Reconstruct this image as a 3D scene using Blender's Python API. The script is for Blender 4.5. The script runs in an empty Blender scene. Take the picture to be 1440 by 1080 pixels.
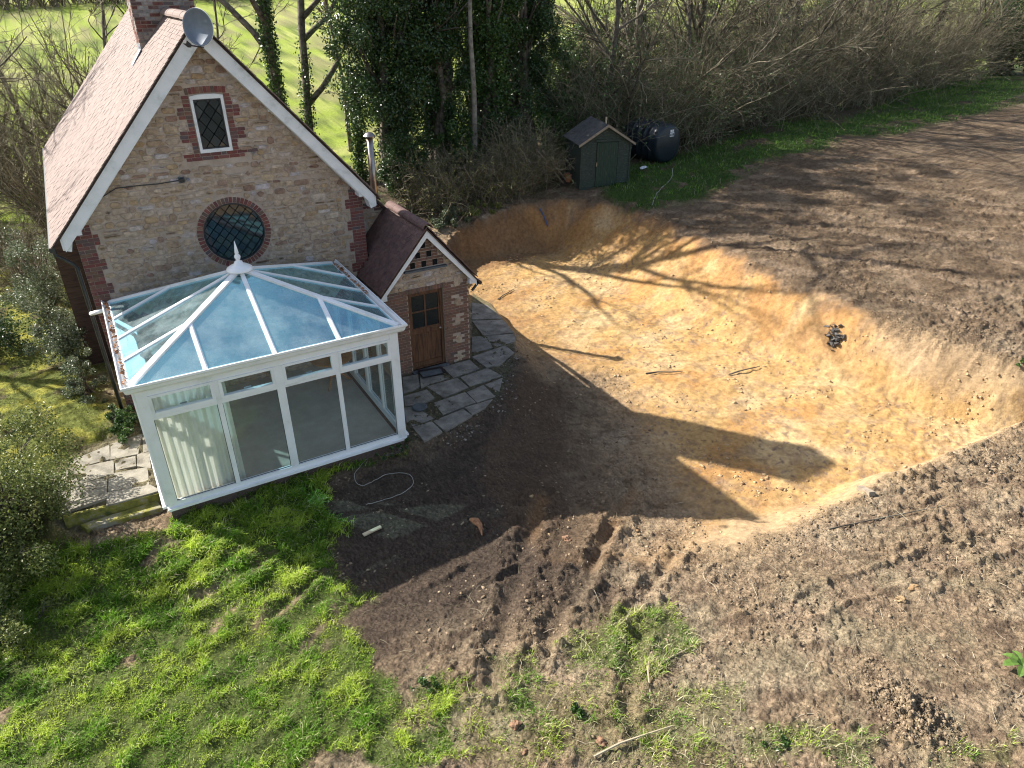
import bpy, math, random
import numpy as np
from mathutils import Vector, Matrix
random.seed(7); RNG = np.random.default_rng(7)
S = bpy.context.scene
COL = S.collection
PI = math.pi
# ------------------------------------------------------------------ camera
CAM = np.array([-2.474, -16.319, 8.623]); YAW, PITCH, ROLL, FPX = 0.535, 0.515, 0.002, 992.3
FW = np.array([math.sin(YAW)*math.cos(PITCH), math.cos(YAW)*math.cos(PITCH), -math.sin(PITCH)])
RT = np.cross(FW, [0, 0, 1]); RT /= np.linalg.norm(RT); UP = np.cross(RT, FW)
_c, _s = math.cos(ROLL), math.sin(ROLL); RT, UP = _c*RT+_s*UP, -_s*RT+_c*UP
cd = bpy.data.cameras.new('camera'); cam = bpy.data.objects.new('camera', cd); COL.objects.link(cam)
cam.matrix_world = Matrix(((RT[0], UP[0], -FW[0], CAM[0]), (RT[1], UP[1], -FW[1], CAM[1]), (RT[2], UP[2], -FW[2], CAM[2]), (0, 0, 0, 1)))
cd.sensor_width = 36; cd.lens = FPX*36/1440; cd.clip_start = 0.1; cd.clip_end = 2000
S.camera = cam
# ------------------------------------------------------------------ light
SUN = np.array([-.60, .80, .73]); SUN /= np.linalg.norm(SUN)      # towards the sun
SEL = math.asin(SUN[2]); SAZ = math.atan2(SUN[0], SUN[1])
W = bpy.data.worlds.new('World'); S.world = W; W.use_nodes = True
wn = W.node_tree; bg = wn.nodes['Background']
sky = wn.nodes.new('ShaderNodeTexSky'); sky.sky_type = 'NISHITA'; sky.sun_disc = False
sky.sun_elevation = SEL; sky.sun_rotation = SAZ; sky.air_density = 1.0; sky.dust_density = 1.6; sky.ozone_density = 1.5
_tc = wn.nodes.new('ShaderNodeTexCoord'); _cn = wn.nodes.new('ShaderNodeTexNoise'); _cn.inputs['Scale'].default_value = 5.5; _cn.inputs['Detail'].default_value = 9; _cn.inputs['Roughness'].default_value = .58; _cn.inputs['Distortion'].default_value = .4
_cr = wn.nodes.new('ShaderNodeMapRange'); _cr.inputs[1].default_value = .42; _cr.inputs[2].default_value = .72; _cr.inputs[3].default_value = 0; _cr.inputs[4].default_value = .5
_mx = wn.nodes.new('ShaderNodeMixRGB'); _mx.inputs[2].default_value = (7.5, 7.8, 8.2, 1)
wn.links.new(_tc.outputs['Generated'], _cn.inputs['Vector']); wn.links.new(_cn.outputs['Fac'], _cr.inputs[0]); wn.links.new(_cr.outputs[0], _mx.inputs[0]); wn.links.new(sky.outputs[0], _mx.inputs[1])
wn.links.new(_mx.outputs[0], bg.inputs[0]); bg.inputs[1].default_value = 0.082
sl = bpy.data.lights.new('sun', 'SUN'); sl.energy = 5.0; sl.angle = math.radians(.53); sl.color = (1, .95, .87)
so = bpy.data.objects.new('sun', sl); COL.objects.link(so)
so.rotation_euler = Vector(SUN).to_track_quat('Z', 'Y').to_euler(); so.location = (-20, 20, 30)
S.view_settings.view_transform = 'Standard'; S.view_settings.look = 'None'
S.view_settings.exposure = 1.22; S.view_settings.gamma = 1; S.view_settings.use_curve_mapping = False
S.render.engine = 'CYCLES'
try:
    S.cycles.max_bounces = 6; S.cycles.transparent_max_bounces = 16; S.cycles.use_denoising = True; S.cycles.pixel_filter_type = 'BLACKMAN_HARRIS'; S.cycles.filter_width = 1.1
    S.cycles.caustics_reflective = False; S.cycles.caustics_refractive = False
except Exception: pass

# ------------------------------------------------------------------ noise and geometry helpers
def _h(ix, iy, seed):
    n = (ix*374761393 + iy*668265263 + seed*1442695041) & 0xffffffff
    n = ((n ^ (n >> 13))*1274126177) & 0xffffffff
    return (n ^ (n >> 16)) & 0xffff
def noise(x, y, seed=0):
    x = np.asarray(x, float); y = np.asarray(y, float)
    x0 = np.floor(x).astype(np.int64); y0 = np.floor(y).astype(np.int64)
    fx, fy = x-x0, y-y0
    u = fx*fx*fx*(fx*(fx*6-15)+10); v = fy*fy*fy*(fy*(fy*6-15)+10)
    def gr(ix, iy, dx, dy):
        a = _h(ix, iy, seed)*(2*PI/65536); return np.cos(a)*dx+np.sin(a)*dy
    a = gr(x0, y0, fx, fy); b = gr(x0+1, y0, fx-1, fy); c = gr(x0, y0+1, fx, fy-1); d = gr(x0+1, y0+1, fx-1, fy-1)
    return ((a+(b-a)*u)+((c+(d-c)*u)-(a+(b-a)*u))*v)*1.5
def fbm(x, y, o=4, seed=0, g=.5):
    s = 0; a = 1.; 
    for i in range(o):
        s = s+a*noise(x*2**i+17.3*i, y*2**i-9.1*i, seed+i); a *= g
    return s
def sm(a, b, x):
    t = np.clip((np.asarray(x, float)-a)/(b-a), 0, 1); return t*t*(3-2*t)
def sdp(poly, X, Y):                       # signed distance, negative inside
    X = np.asarray(X, float); Y = np.asarray(Y, float)
    d = np.full(X.shape, 1e9); ins = np.zeros(X.shape, bool); n = len(poly)
    for i in range(n):
        ax, ay = poly[i]; bx, by = poly[(i+1) % n]
        ex, ey = bx-ax, by-ay; L = ex*ex+ey*ey+1e-12
        t = np.clip(((X-ax)*ex+(Y-ay)*ey)/L, 0, 1)
        d = np.minimum(d, np.hypot(X-ax-t*ex, Y-ay-t*ey))
        c = ((ay > Y) != (by > Y)) & (X < ex*(Y-ay)/(ey if abs(ey) > 1e-12 else 1e-12)+ax)
        ins ^= c
    return np.where(ins, -d, d)
def G(u, v, z=0.):                         # point of height z seen along the ray of pixel (u, v): used to survey the plan
    d = FW+RT*(u-720)/FPX-UP*(v-540)/FPX; t = (z-CAM[2])/d[2]; return CAM+d*t

# ------------------------------------------------------------------ terrain
CP = [(0, 1080, -.45), (300, 900, -.35), (480, 850, -.3), (400, 690, -.14), (235, 732, -.17), (0, 800, -.4), (560, 700, -.22), (650, 900, -.25), (700, 1080, -.3), (1000, 1080, -.15),
      (1440, 1080, .1), (950, 800, -.05), (1085, 752, .05), (1200, 697, .25), (1330, 640, .4), (1440, 592, .55), (1250, 900, .15), (700, 600, -.1),
      (640, 325, .55), (690, 303, .98), (740, 285, 1.18), (790, 280, 1.3), (880, 290, 1.35), (950, 315, 1.3), (1060, 370, 1.2), (1200, 430, 1.1), (1330, 480, 1.0), (1440, 512, .9),
      (850, 262, 1.65), (925, 232, 1.85), (1050, 200, 2.3), (1150, 175, 2.6), (1280, 150, 2.8), (1440, 100, 3.2), (1440, 300, 1.9), (1250, 300, 1.8),
      (700, 250, 1.5), (600, 300, .9)]
cp = [tuple(G(*c)) for c in CP]
cp += [(-2.9, -3, 0), (-5, -2, 0), (-7, 0, 0), (-5.5, 7, 0), (-6, 14, 0), (-3, 18, 0), (0, -1, -.05), (4, -1.5, 0), (5.2, -1, 0), (3, 10, 0.0), (0, 5, 0), (5.5, 4, .3), (-14, 0, -.4), (-12, -10, -.8),
       (-3, -20, -.6), (8, -20, 0), (20, -20, .8), (30, -10, 1.6), (-15, 20, .2), (-10, 30, .3), (5, 28, .8), (12, 24, 1.2), (20, 20, 1.5), (40, 16, 3.2), (60, 8, 4)]
cp = np.array(cp)
def _tps(r): return r*r*np.log(r+1e-9)
def _fit(p):
    n = len(p); K = _tps(np.hypot(p[:, None, 0]-p[None, :, 0], p[:, None, 1]-p[None, :, 1]))+np.eye(n)*.3
    A = np.zeros((n+3, n+3)); A[:n, :n] = K; A[:n, n] = 1; A[:n, n+1:] = p[:, :2]; A[n, :n] = 1; A[n+1:, :n] = p[:, :2].T
    return np.linalg.solve(A, np.r_[p[:, 2], 0, 0, 0])
_w = _fit(cp)
def Hout(x, y):
    xc = np.clip(x, -16, 62); yc = np.clip(y, -21, 31)
    s = _w[-3]+_w[-2]*xc+_w[-1]*yc
    for i in range(len(cp)): s = s+_w[i]*_tps(np.hypot(xc-cp[i, 0], yc-cp[i, 1]))
    far = np.maximum(y-26, 0); s = s+far*.085+np.minimum(far, 20)**2*.0006
    return s
RIM = [(6.6, 4.2)]+[tuple(G(*c)[:2]) for c in [(640, 325, .55), (690, 303, .98), (740, 285, 1.18), (790, 280, 1.3), (880, 290, 1.35), (950, 315, 1.3), (1060, 370, 1.2), (1200, 430, 1.1), (1330, 480, 1.0), (1440, 512, .9)]]
RIM += [(20, -13.5), (18, -15.5)]+[tuple(G(*c)[:2]) for c in [(1440, 592, .55), (1330, 640, .4), (1200, 697, .25), (1085, 752, .05), (950, 800, -.05)]]+[(2.6, -8.8), (2.6, -6), (4.6, -3.9), (6.2, -2.2), (6.5, .5), (6.3, 3)]
TOE = [(7.6, 3.8)]+[tuple(G(u, v, -.4)[:2]) for u, v in [(655, 366), (690, 360), (780, 352), (842, 392), (940, 452), (1060, 497), (1165, 534), (1290, 575), (1400, 604)]]+[(16.5, -12.9), (15.9, -13.3)]+[tuple(G(u, v, -.4)[:2]) for u, v in [(1380, 612), (1300, 650), (1200, 680)]]+[(7.2, -9.6), (5.2, -8.2), (4.9, -6.8), (6.2, -4), (7.2, -1.8)]
PLOTS = [[(2.1, -4.3)]+[tuple(G(u, v, .03)[:2]) for u, v in [(600, 615), (640, 600), (700, 560), (722, 515), (724, 470), (690, 425), (664, 410)]]+[(5.1, -1.4), (2.1, -1.4)],
         [(-2.75, -.6)]+[tuple(G(u, v, .03)[:2]) for u, v in [(150, 615), (60, 660), (62, 730), (110, 730), (226, 692)]]]
STEPP = [tuple(G(u, v, -.1)[:2]) for u, v in [(90, 735), (228, 696), (234, 735), (110, 760)]]
def Hmac(x, y):
    x = np.asarray(x, float); y = np.asarray(y, float)
    q_ = 1-.65*sm(9, 12, x); wx = x+.22*q_*noise(x*.9, y*.9, 5); wy = y+.22*q_*noise(x*.9, y*.9, 8)
    h = Hout(x, y)
    dr = sdp(RIM, wx, wy); dt = sdp(TOE, wx, wy)
    di = np.maximum(dt, 0); do = np.maximum(-dr, 0)
    t = np.where(dr > 0, 1., di/(di+do+1e-6)); t = t*t*(3-2*t)*.35+t*.65
    hin = -.42+.05*noise(x*.5, y*.5, 11)
    h = np.where(dr > 0, h, hin+(h-hin)*t)
    sx = sdp([(-2.72, -4.25), (2.02, -4.25), (2.02, 0), (3.0, 0), (3.0, -1.45), (5.1, -1.45), (5.1, 10), (-3.0, 10), (-3.0, 0), (-2.72, 0)], x, y)   # level plot under the house
    k = sm(.0, -.3, sx); h = h*(1-k)+(-.1)*k
    for pl in PLOTS: k = sm(.25, -.02, sdp(pl, x, y)); h = h*(1-k)+(-.004)*k
    k = sm(.25, -.02, sdp(STEPP, x, y)); h = h*(1-k)+np.minimum(h, -.26)*k
    return h
def Hz(x, y): return float(Hmac(np.array([x]), np.array([y]))[0])
def T(u, v, dz=0):                          # surveyed ground point
    d = FW+RT*(u-720)/FPX-UP*(v-540)/FPX; zs = np.linspace(4.5, -1.2, 60); t = (zs-CAM[2])/d[2]; X, Y = CAM[0]+d[0]*t, CAM[1]+d[1]*t
    g = zs-dz-Hmac(X, Y); k = int(np.argmax(g < 0)); k = max(k, 1); f = g[k-1]/(g[k-1]-g[k]); z = zs[k-1]+(zs[k]-zs[k-1])*f
    return G(u, v, z)
def Tp(l): return [tuple(T(u, v)[:2]) for u, v in l]

LAWN = Tp([(560, 625), (470, 672), (440, 720), (480, 770), (475, 830), (500, 880), (520, 940), (560, 960), (640, 985), (640, 1079), (400, 1079)])+[(-2, -13), (-12, -12), (-12, -4), (-3.2, -3.6), (-2.7, -4.2), (2.0, -4.2)]
PATCHES = [(Tp(l), d) for l, d in [
    ([(800, 905), (870, 858), (940, 848), (985, 900), (940, 935), (870, 955), (805, 935)], .75),
    ([(690, 930), (760, 915), (760, 960), (720, 980)], .35), ([(700, 960), (1010, 960), (1040, 1079), (560, 1079), (560, 990)], .3),
    ([(860, 1010), (980, 985), (1000, 1045), (880, 1060)], .5), ([(970, 950), (1040, 960), (1040, 1010), (990, 1010)], .35),
    ([(1040, 1040), (1120, 1020), (1230, 1030), (1240, 1079), (1040, 1079)], .6), ([(1300, 1050), (1440, 1030), (1440, 1079), (1290, 1079)], .5),
    ([(700, 985), (740, 985), (760, 1010), (710, 1015)], .7), ([(590, 950), (640, 950), (630, 1000), (590, 1000)], .8)]]
BACKG = [Tp([(846, 276), (862, 240), (940, 222), (1040, 190), (1090, 168), (1190, 168), (1160, 210), (1070, 225), (1040, 252), (970, 284), (890, 296)]),
         Tp([(1120, 196), (1235, 150), (1300, 110), (1439, 70), (1439, 142), (1350, 165), (1250, 190)])]
MOSS = [(-3.0, -3.4), (-5, -3.4), (-12, -4), (-14, 6), (-12, 14), (-4.6, 16), (-3.4, 10), (-3.2, 1), (-3, 0)]
LRUT = [(T(278, 842), T(378, 783), .17), (T(385, 865), T(445, 812), .16), (T(430, 900), T(470, 860), .14), (T(300, 880), T(330, 860), .08)]
def zones(x, y):
    wx = x+.3*noise(x*1.3, y*1.3, 21)+.12*noise(x*5, y*5, 22); wy = y+.3*noise(x*1.3, y*1.3, 23)+.12*noise(x*5, y*5, 24)
    z = {}
    dr = sdp(RIM, wx, wy)
    z['dr'] = dr
    sand = sm(.1, -.35, dr)
    nearh = sdp([(2, -4.5), (6.3, -2), (6.9, 0), (8.2, -4), (6.6, -7.8), (5.4, -10.2), (2, -9)], wx, wy)     # trampled loam between house and pit
    loam = sm(.6, -.9, nearh)
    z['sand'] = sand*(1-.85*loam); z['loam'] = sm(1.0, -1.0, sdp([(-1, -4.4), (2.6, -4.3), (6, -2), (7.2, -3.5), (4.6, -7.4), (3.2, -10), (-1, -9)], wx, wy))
    z['lip'] = sm(.75, .1, np.abs(dr+.25))*sm(4, 6, x)*sm(-6, -8, y)
    g = sm(.18, -.18, sdp(LAWN, wx+.5*fbm(x*1.1, y*1.1, 3, 25), wy+.4*fbm(x*1.1, y*1.1, 3, 26)))*sm(-.62, -.25, fbm(x*.9, y*.9, 3, 31)+.35)
    for p, d in PATCHES: g = np.maximum(g, d*sm(.12, -.15, sdp(p, wx, wy)))
    bgk = np.maximum(sm(.5, -.4, sdp(BACKG[0], wx, wy)), sm(.6, -.5, sdp(BACKG[1], wx, wy)))
    bgk = bgk*sm(-.55, -.1, fbm(wx*.8, wy*.8, 3, 27)+.12)
    for p, q, w in LRUT: g = g*(1-.9*np.exp(-(sdp([p[:2], q[:2], (q[0]+.001, q[1])], wx, wy)/w)**2))
    z['grass'] = g; z['bgrass'] = bgk
    z['moss'] = sm(.5, -.5, sdp(MOSS, wx, wy))*sm(-.1, .1, sdp(PLOTS[1], x, y))
    z['grass'] = z['grass']*sm(-.02, .1, np.minimum(np.minimum(sdp(PLOTS[0], x, y), sdp(PLOTS[1], x, y)), sdp(STEPP, x, y)))
    z['field'] = sm(15.5, 19, y+noise(x*.3, y*.3, 41)*1.5)
    z['wood'] = sm(.6, 1.6, dr)*sm(4, 8, y-.02*x+.6*noise(x*.4, y*.4, 42)-np.where(x > 14, -1.2, 0))*(1-z['moss'])*(1-z['field'])*(1-bgk)
    # two scraped wheel ruts in the lawn
    return z
TRK = [((892, 338), (1430, 470)), ((905, 318), (1430, 425)), ((960, 296), (1430, 372)), ((975, 282), (1430, 345)), ((1060, 250), (1430, 290)), ((1120, 880), (1430, 745)), ((560, 800), (700, 720)), ((590, 835), (740, 745))]
TRK = [(T(*a), T(*b)) for a, b in TRK]
def tracks(x, y):
    h = np.zeros(x.shape); m = np.zeros(x.shape)
    for i, (p, q) in enumerate(TRK):
        ex, ey = q[0]-p[0], q[1]-p[1]; L = math.hypot(ex, ey); ex /= L; ey /= L
        al = (x-p[0])*ex+(y-p[1])*ey; cr_ = -(x-p[0])*ey+(y-p[1])*ex+.28*np.sin(al*.35+i)+.06*noise(x*1.5, y*1.5, 65+i)
        on = sm(-.6, .6, al)*sm(L+.6, L-.6, al)*sm(-.35, .1, fbm(x*.8+i*3, y*.8, 2, 66)+.15); w = .2
        band = sm(w+.05, w-.05, np.abs(cr_))*on
        h += band*(-.03+.006*np.cos(al*2*PI/.17)*sm(-.1, .3, noise(x*1.1, y*1.1, 67)+.2))+on*.035*np.exp(-((np.abs(cr_)-w-.07)/.05)**2)*(1+noise(x*7, y*7, 68)); m = np.maximum(m, band)
    return h, m
HEAP = T(1278, 1000)
def seg(x, y, a, b, w):
    return sdp([a, b, (b[0]+1e-4, b[1]), (a[0]+1e-4, a[1])], x, y)/w
RUTS = [(T(760, 700), T(690, 960), .16), (T(860, 740), T(815, 850), .1), (T(960, 770), T(880, 870), .1), (T(890, 690), T(770, 900), .14), (T(280, 840), T(375, 785), .13), (T(385, 862), T(440, 815), .1), (T(900, 880), T(880, 1000), .12)]
def micro(x, y, z):
    mud = np.clip(1-z['sand']-z['grass']*.7-z['moss']*.6-z['field']-z['wood']*.5, 0, 1)
    a = x*.86-y*.51; b = x*.51+y*.86
    st = fbm(a*.9, b*4.2, 4, 51, .55)
    cl = fbm(x*4.6, y*4.6, 5, 52, .68); c2 = np.maximum(cl-.12, 0)
    rg = np.maximum(fbm(a*1.3, b*2.2, 3, 53), -.1)
    dark = 1-.75*z['loam']
    rid = 1-np.abs(fbm(x*3.2+.6*a, y*3.2, 4, 62, .6))*2
    far = sm(9, 14, x)*sm(-9, -6, y)
    near_ = .62+.38*sm(7, 10, x+y*0)
    h = near_*mud*dark*(.022*st+(.075)*c2*sm(-.2, .5, fbm(x*.7, y*.7, 2, 54)+.15)+.05*rg+.026*cl-.05*np.maximum(rid-.55, 0))*(1-.45*far)+mud*.010*cl+mud*far*(.075*np.maximum(fbm(a*.55, b*2.6, 5, 63, .6)-.02, -.06)+.05*np.abs(noise(a*.35+3, b*1.7, 64)))
    h += z['sand']*(.011*cl+.02*fbm(x*1.7, y*1.7, 3, 55)+.018*np.maximum(fbm(x*9, y*9, 2, 56)-.25, 0))
    bank = z['sand']*sm(-3.2, -.4, z['dr'])*sm(10.5, 12, x+np.maximum(y-3, 0))
    h += bank*(.016*fbm(a*2.2, b*2.2, 5, 57, .65)+.012*cl)
    h += (z['grass']+z['bgrass'])*.05*fbm(x*2.2, y*2.2, 3, 58)+z['moss']*.03*fbm(x*3, y*3, 3, 59)+z['wood']*.12*fbm(x*1.5, y*1.5, 3, 60)
    th, tm = tracks(x, y); h += th*mud; h += z['sand']*(.010*fbm(a*.6, b*8, 3, 69)+.008*fbm(x*3-y*5, x*.5+y*.4, 3, 70))
    gh = np.exp(-((x-HEAP[0])**2/.07+(y-HEAP[1])**2/.16)); h += gh*(.13+.07*cl+.05*fbm(x*12, y*12, 3, 71))
    rut = np.zeros(x.shape)
    for p, q, w in RUTS:
        r = sdp([p[:2], q[:2], (q[0]+.001, q[1])], x+.08*noise(x*3, y*3, 61), y)/w
        rut = np.maximum(rut, np.exp(-r*r)); h += -.055*np.exp(-r*r)*(1+.5*cl)+.045*np.exp(-(r-1.9)**2)*(1+cl)
    fade = sm(60, 25, np.hypot(x+2, y+16))
    return h*fade, rut, tm*mud
def axis(a, b, step, lo, hi, gro):
    m = list(np.arange(a, b, step)); s = step
    while m[-1] < hi: s *= gro; m.append(m[-1]+s)
    s = step
    while m[0] > lo: s *= gro; m.insert(0, m[0]-s)
    return np.array(m)
def mesh_np(name, V, F, cols=None, smooth=False, alpha=None):
    me = bpy.data.meshes.new(name); V = np.asarray(V, np.float32); F = np.asarray(F, np.int32); k = F.shape[1]
    me.vertices.add(len(V)); me.vertices.foreach_set('co', V.ravel())
    me.loops.add(F.size); me.loops.foreach_set('vertex_index', F.ravel())
    me.polygons.add(len(F)); me.polygons.foreach_set('loop_start', np.arange(0, F.size, k, dtype=np.int32))
    if smooth: me.polygons.foreach_set('use_smooth', np.ones(len(F), bool))
    me.update(calc_edges=True)
    if cols is not None:
        ca = me.color_attributes.new('albedo', 'FLOAT_COLOR', 'POINT')
        ca.data.foreach_set('color', np.c_[cols, np.ones(len(V)) if alpha is None else alpha].astype(np.float32).ravel())
    return me

# ------------------------------------------------------------------ object helpers
def tag(o, label=None, cat=None, group=None, kind=None):
    if label: o['label'] = label
    if cat: o['category'] = cat
    if group: o['group'] = group
    if kind: o['kind'] = kind
    return o
def link(name, me, mat=None, parent=None, world=True):
    """world=True: mesh is in world coordinates even when parented to a thing placed elsewhere"""
    o = bpy.data.objects.new(name, me); COL.objects.link(o)
    if mat is not None and me is not None and len(me.materials) == 0: me.materials.append(mat)
    if parent is not None:
        o.parent = parent
        if world: o.matrix_parent_inverse = wmat(parent).inverted()
    return o
def wmat(o):
    m = Matrix.Translation(o.location) @ o.rotation_euler.to_matrix().to_4x4() @ Matrix.Diagonal((*o.scale, 1))
    if o.parent is not None: m = wmat(o.parent) @ o.matrix_parent_inverse @ m
    return m
def empty(name, loc, label, cat, group=None, rz=0):
    o = bpy.data.objects.new(name, None); COL.objects.link(o); o.location = loc; o.rotation_euler = (0, 0, rz); o.empty_display_size = .2
    return tag(o, label, cat, group)
class MB:
    def __init__(s): s.v = []; s.f = []
    def add(s, vs, fs):
        n = len(s.v); s.v += [tuple(map(float, p)) for p in vs]; s.f += [tuple(i+n for i in f) for f in fs]; return s
    def box(s, a, b, M=None):
        x0, y0, z0 = a; x1, y1, z1 = b
        vs = [(x0, y0, z0), (x1, y0, z0), (x1, y1, z0), (x0, y1, z0), (x0, y0, z1), (x1, y0, z1), (x1, y1, z1), (x0, y1, z1)]
        if M is not None: vs = [M @ Vector(p) for p in vs]
        return s.add(vs, [(3, 2, 1, 0), (4, 5, 6, 7), (0, 1, 5, 4), (1, 2, 6, 5), (2, 3, 7, 6), (3, 0, 4, 7)])
    def bar(s, p, q, w, h, up=(0, 0, 1)):        # rectangular bar from p to q
        p = Vector(p); q = Vector(q); d = (q-p).normalized(); up = Vector(up)
        r = d.cross(up).normalized()*w/2; u = r.cross(d).normalized()*h/2
        vs = [p-r-u, p+r-u, p+r+u, p-r+u, q-r-u, q+r-u, q+r+u, q-r+u]
        return s.add(vs, [(3, 2, 1, 0), (4, 5, 6, 7), (0, 1, 5, 4), (1, 2, 6, 5), (2, 3, 7, 6), (3, 0, 4, 7)])
    def tube(s, pts, rad, k=8, cap=True):
        pts = [Vector(p) for p in pts]; n0 = len(s.v); n = len(pts)
        if not hasattr(rad, '__len__'): rad = [rad]*n
        ref = Vector((0, 0, 1)) if abs((pts[-1]-pts[0]).normalized().z) < .9 else Vector((1, 0, 0))
        vs = []
        for i, p in enumerate(pts):
            d = (pts[min(i+1, n-1)]-pts[max(i-1, 0)]).normalized(); a = d.cross(ref).normalized(); b = d.cross(a)
            for j in range(k):
                t = 2*PI*j/k; vs.append(p+(a*math.cos(t)+b*math.sin(t))*rad[i])
        fs = [(i*k+j, i*k+(j+1) % k, (i+1)*k+(j+1) % k, (i+1)*k+j) for i in range(n-1) for j in range(k)]
        if cap: fs += [tuple(range(k-1, -1, -1)), tuple((n-1)*k+j for j in range(k))]
        return s.add(vs, fs)
    def lathe(s, c, prof, k=20, M=None, cap=True):
        vs = []; n = len(prof)
        for r, z in prof:
            for j in range(k):
                t = 2*PI*j/k; p = Vector((r*math.cos(t), r*math.sin(t), z))
                if M is not None: p = M @ p
                vs.append(p+Vector(c))
        fs = [(i*k+j, i*k+(j+1) % k, (i+1)*k+(j+1) % k, (i+1)*k+j) for i in range(n-1) for j in range(k)]
        if cap: fs += [tuple(range(k-1, -1, -1)), tuple((n-1)*k+j for j in range(k))]
        return s.add(vs, fs)
    def prism(s, poly, dvec):                    # extrude a planar polygon
        n = len(poly); d = Vector(dvec); a = [Vector(p) for p in poly]
        vs = a+[p+d for p in a]
        return s.add(vs, [tuple(range(n)), tuple(range(2*n-1, n-1, -1))]+[(i, i+n, (i+1) % n+n, (i+1) % n) for i in range(n)])
    def mesh(s, name='part', smooth=False):
        me = bpy.data.meshes.new(name); me.from_pydata(s.v, [], s.f)
        if smooth: me.polygons.foreach_set('use_smooth', [True]*len(me.polygons))
        me.update(); return me
    def obj(s, name, mat, parent=None, smooth=False, bevel=0, world=True, label=None):
        o = link(name, s.mesh(name, smooth), mat, parent, world)
        fixn(o.data)
        if bevel:
            m = o.modifiers.new('b', 'BEVEL'); m.width = bevel; m.segments = 2; m.limit_method = 'ANGLE'
        if label: o['label'] = label
        return o
import bmesh
def fixn(me):
    bm = bmesh.new(); bm.from_mesh(me); bmesh.ops.recalc_face_normals(bm, faces=bm.faces); bm.to_mesh(me); bm.free()
def tubes(P, R, k=3):                        # many polylines at once: P [N,S,3], R [N,S]
    N, Sg, _ = P.shape
    D = np.empty_like(P); D[:, 1:-1] = P[:, 2:]-P[:, :-2]; D[:, 0] = P[:, 1]-P[:, 0]; D[:, -1] = P[:, -1]-P[:, -2]
    D /= np.linalg.norm(D, axis=2, keepdims=True)+1e-9
    ref = np.where(np.abs(D[..., 2:3]) < .8, np.array([0, 0, 1.]), np.array([1., 0, 0]))
    A = np.cross(D, ref); A /= np.linalg.norm(A, axis=2, keepdims=True)+1e-9; B = np.cross(D, A)
    t = 2*PI*np.arange(k)/k
    V = P[:, :, None]+(A[:, :, None]*np.cos(t)[:, None]+B[:, :, None]*np.sin(t)[:, None])*R[:, :, None, None]
    i = np.arange(N)[:, None, None]*Sg*k+np.arange(Sg-1)[None, :, None]*k; j = np.arange(k)[None, None]; jn = (j+1) % k
    F = np.stack([i+j, i+jn, i+k+jn, i+k+j], -1).reshape(-1, 4)
    return V.reshape(-1, 3), F
def joinVF(parts):
    V = []; F = []; n = 0
    for v, f in parts: V.append(v); F.append(f+n); n += len(v)
    return np.concatenate(V), np.concatenate(F)
def unit(v): return v/(np.linalg.norm(v, axis=-1, keepdims=True)+1e-9)
def grow(P0, D0, L, Sg, wob, up):
    N = len(P0); P = np.zeros((N, Sg, 3)); P[:, 0] = P0; d = unit(D0.copy())
    for i in range(1, Sg):
        d = unit(d+RNG.normal(0, wob, (N, 3))+np.array([0, 0, up])); P[:, i] = P[:, i-1]+d*(L/(Sg-1))[:, None]
    return P
def spawn(P, R, n, lf, ang, Sg, wob, up, r0=.6, tmin=.25, tmax=1.):
    N, SS, _ = P.shape; idx = np.repeat(np.arange(N), n); t = RNG.uniform(tmin, tmax, len(idx))*(SS-1)
    i = np.minimum(t.astype(int), SS-2); f = (t-i)[:, None]
    p = P[idx, i]*(1-f)+P[idx, i+1]*f; d = unit(P[idx, i+1]-P[idx, i]); r = R[idx, i]*(1-f[:, 0])+R[idx, i+1]*f[:, 0]
    L = np.linalg.norm(P[:, -1]-P[:, 0], axis=1)[idx]*lf*RNG.uniform(.5, 1.2, len(idx))*(1-.45*t/(SS-1))
    rd = unit(np.cross(d, RNG.normal(size=d.shape)))
    a = ang*RNG.uniform(.6, 1.3, len(idx))[:, None]
    nd = d*np.cos(a)+rd*np.sin(a)
    Q = grow(p, nd, L, Sg, wob, up); RR = (r*r0)[:, None]*np.linspace(1, .25, Sg)[None]
    return Q, RR
def leaves(C, size, asp=.5, up=.5, cols=None, droop=0.):
    N = len(C); n = unit(RNG.normal(size=(N, 3))*np.array([1, 1, 1])+np.array([0, 0, up])); a = unit(np.cross(n, RNG.normal(size=(N, 3)))); b = np.cross(n, a)
    s = (size*RNG.uniform(.6, 1.35, N))[:, None]
    fold = n*s*.12
    V = np.stack([C-a*s*.5, C+b*s*asp*.5+fold, C+a*s*.5-n*s*droop, C-b*s*asp*.5+fold], 1).reshape(-1, 3)
    i = np.arange(N)[:, None]*4; F = np.concatenate([i+np.array([0, 1, 2]), i+np.array([0, 2, 3])])
    return V, F

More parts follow.
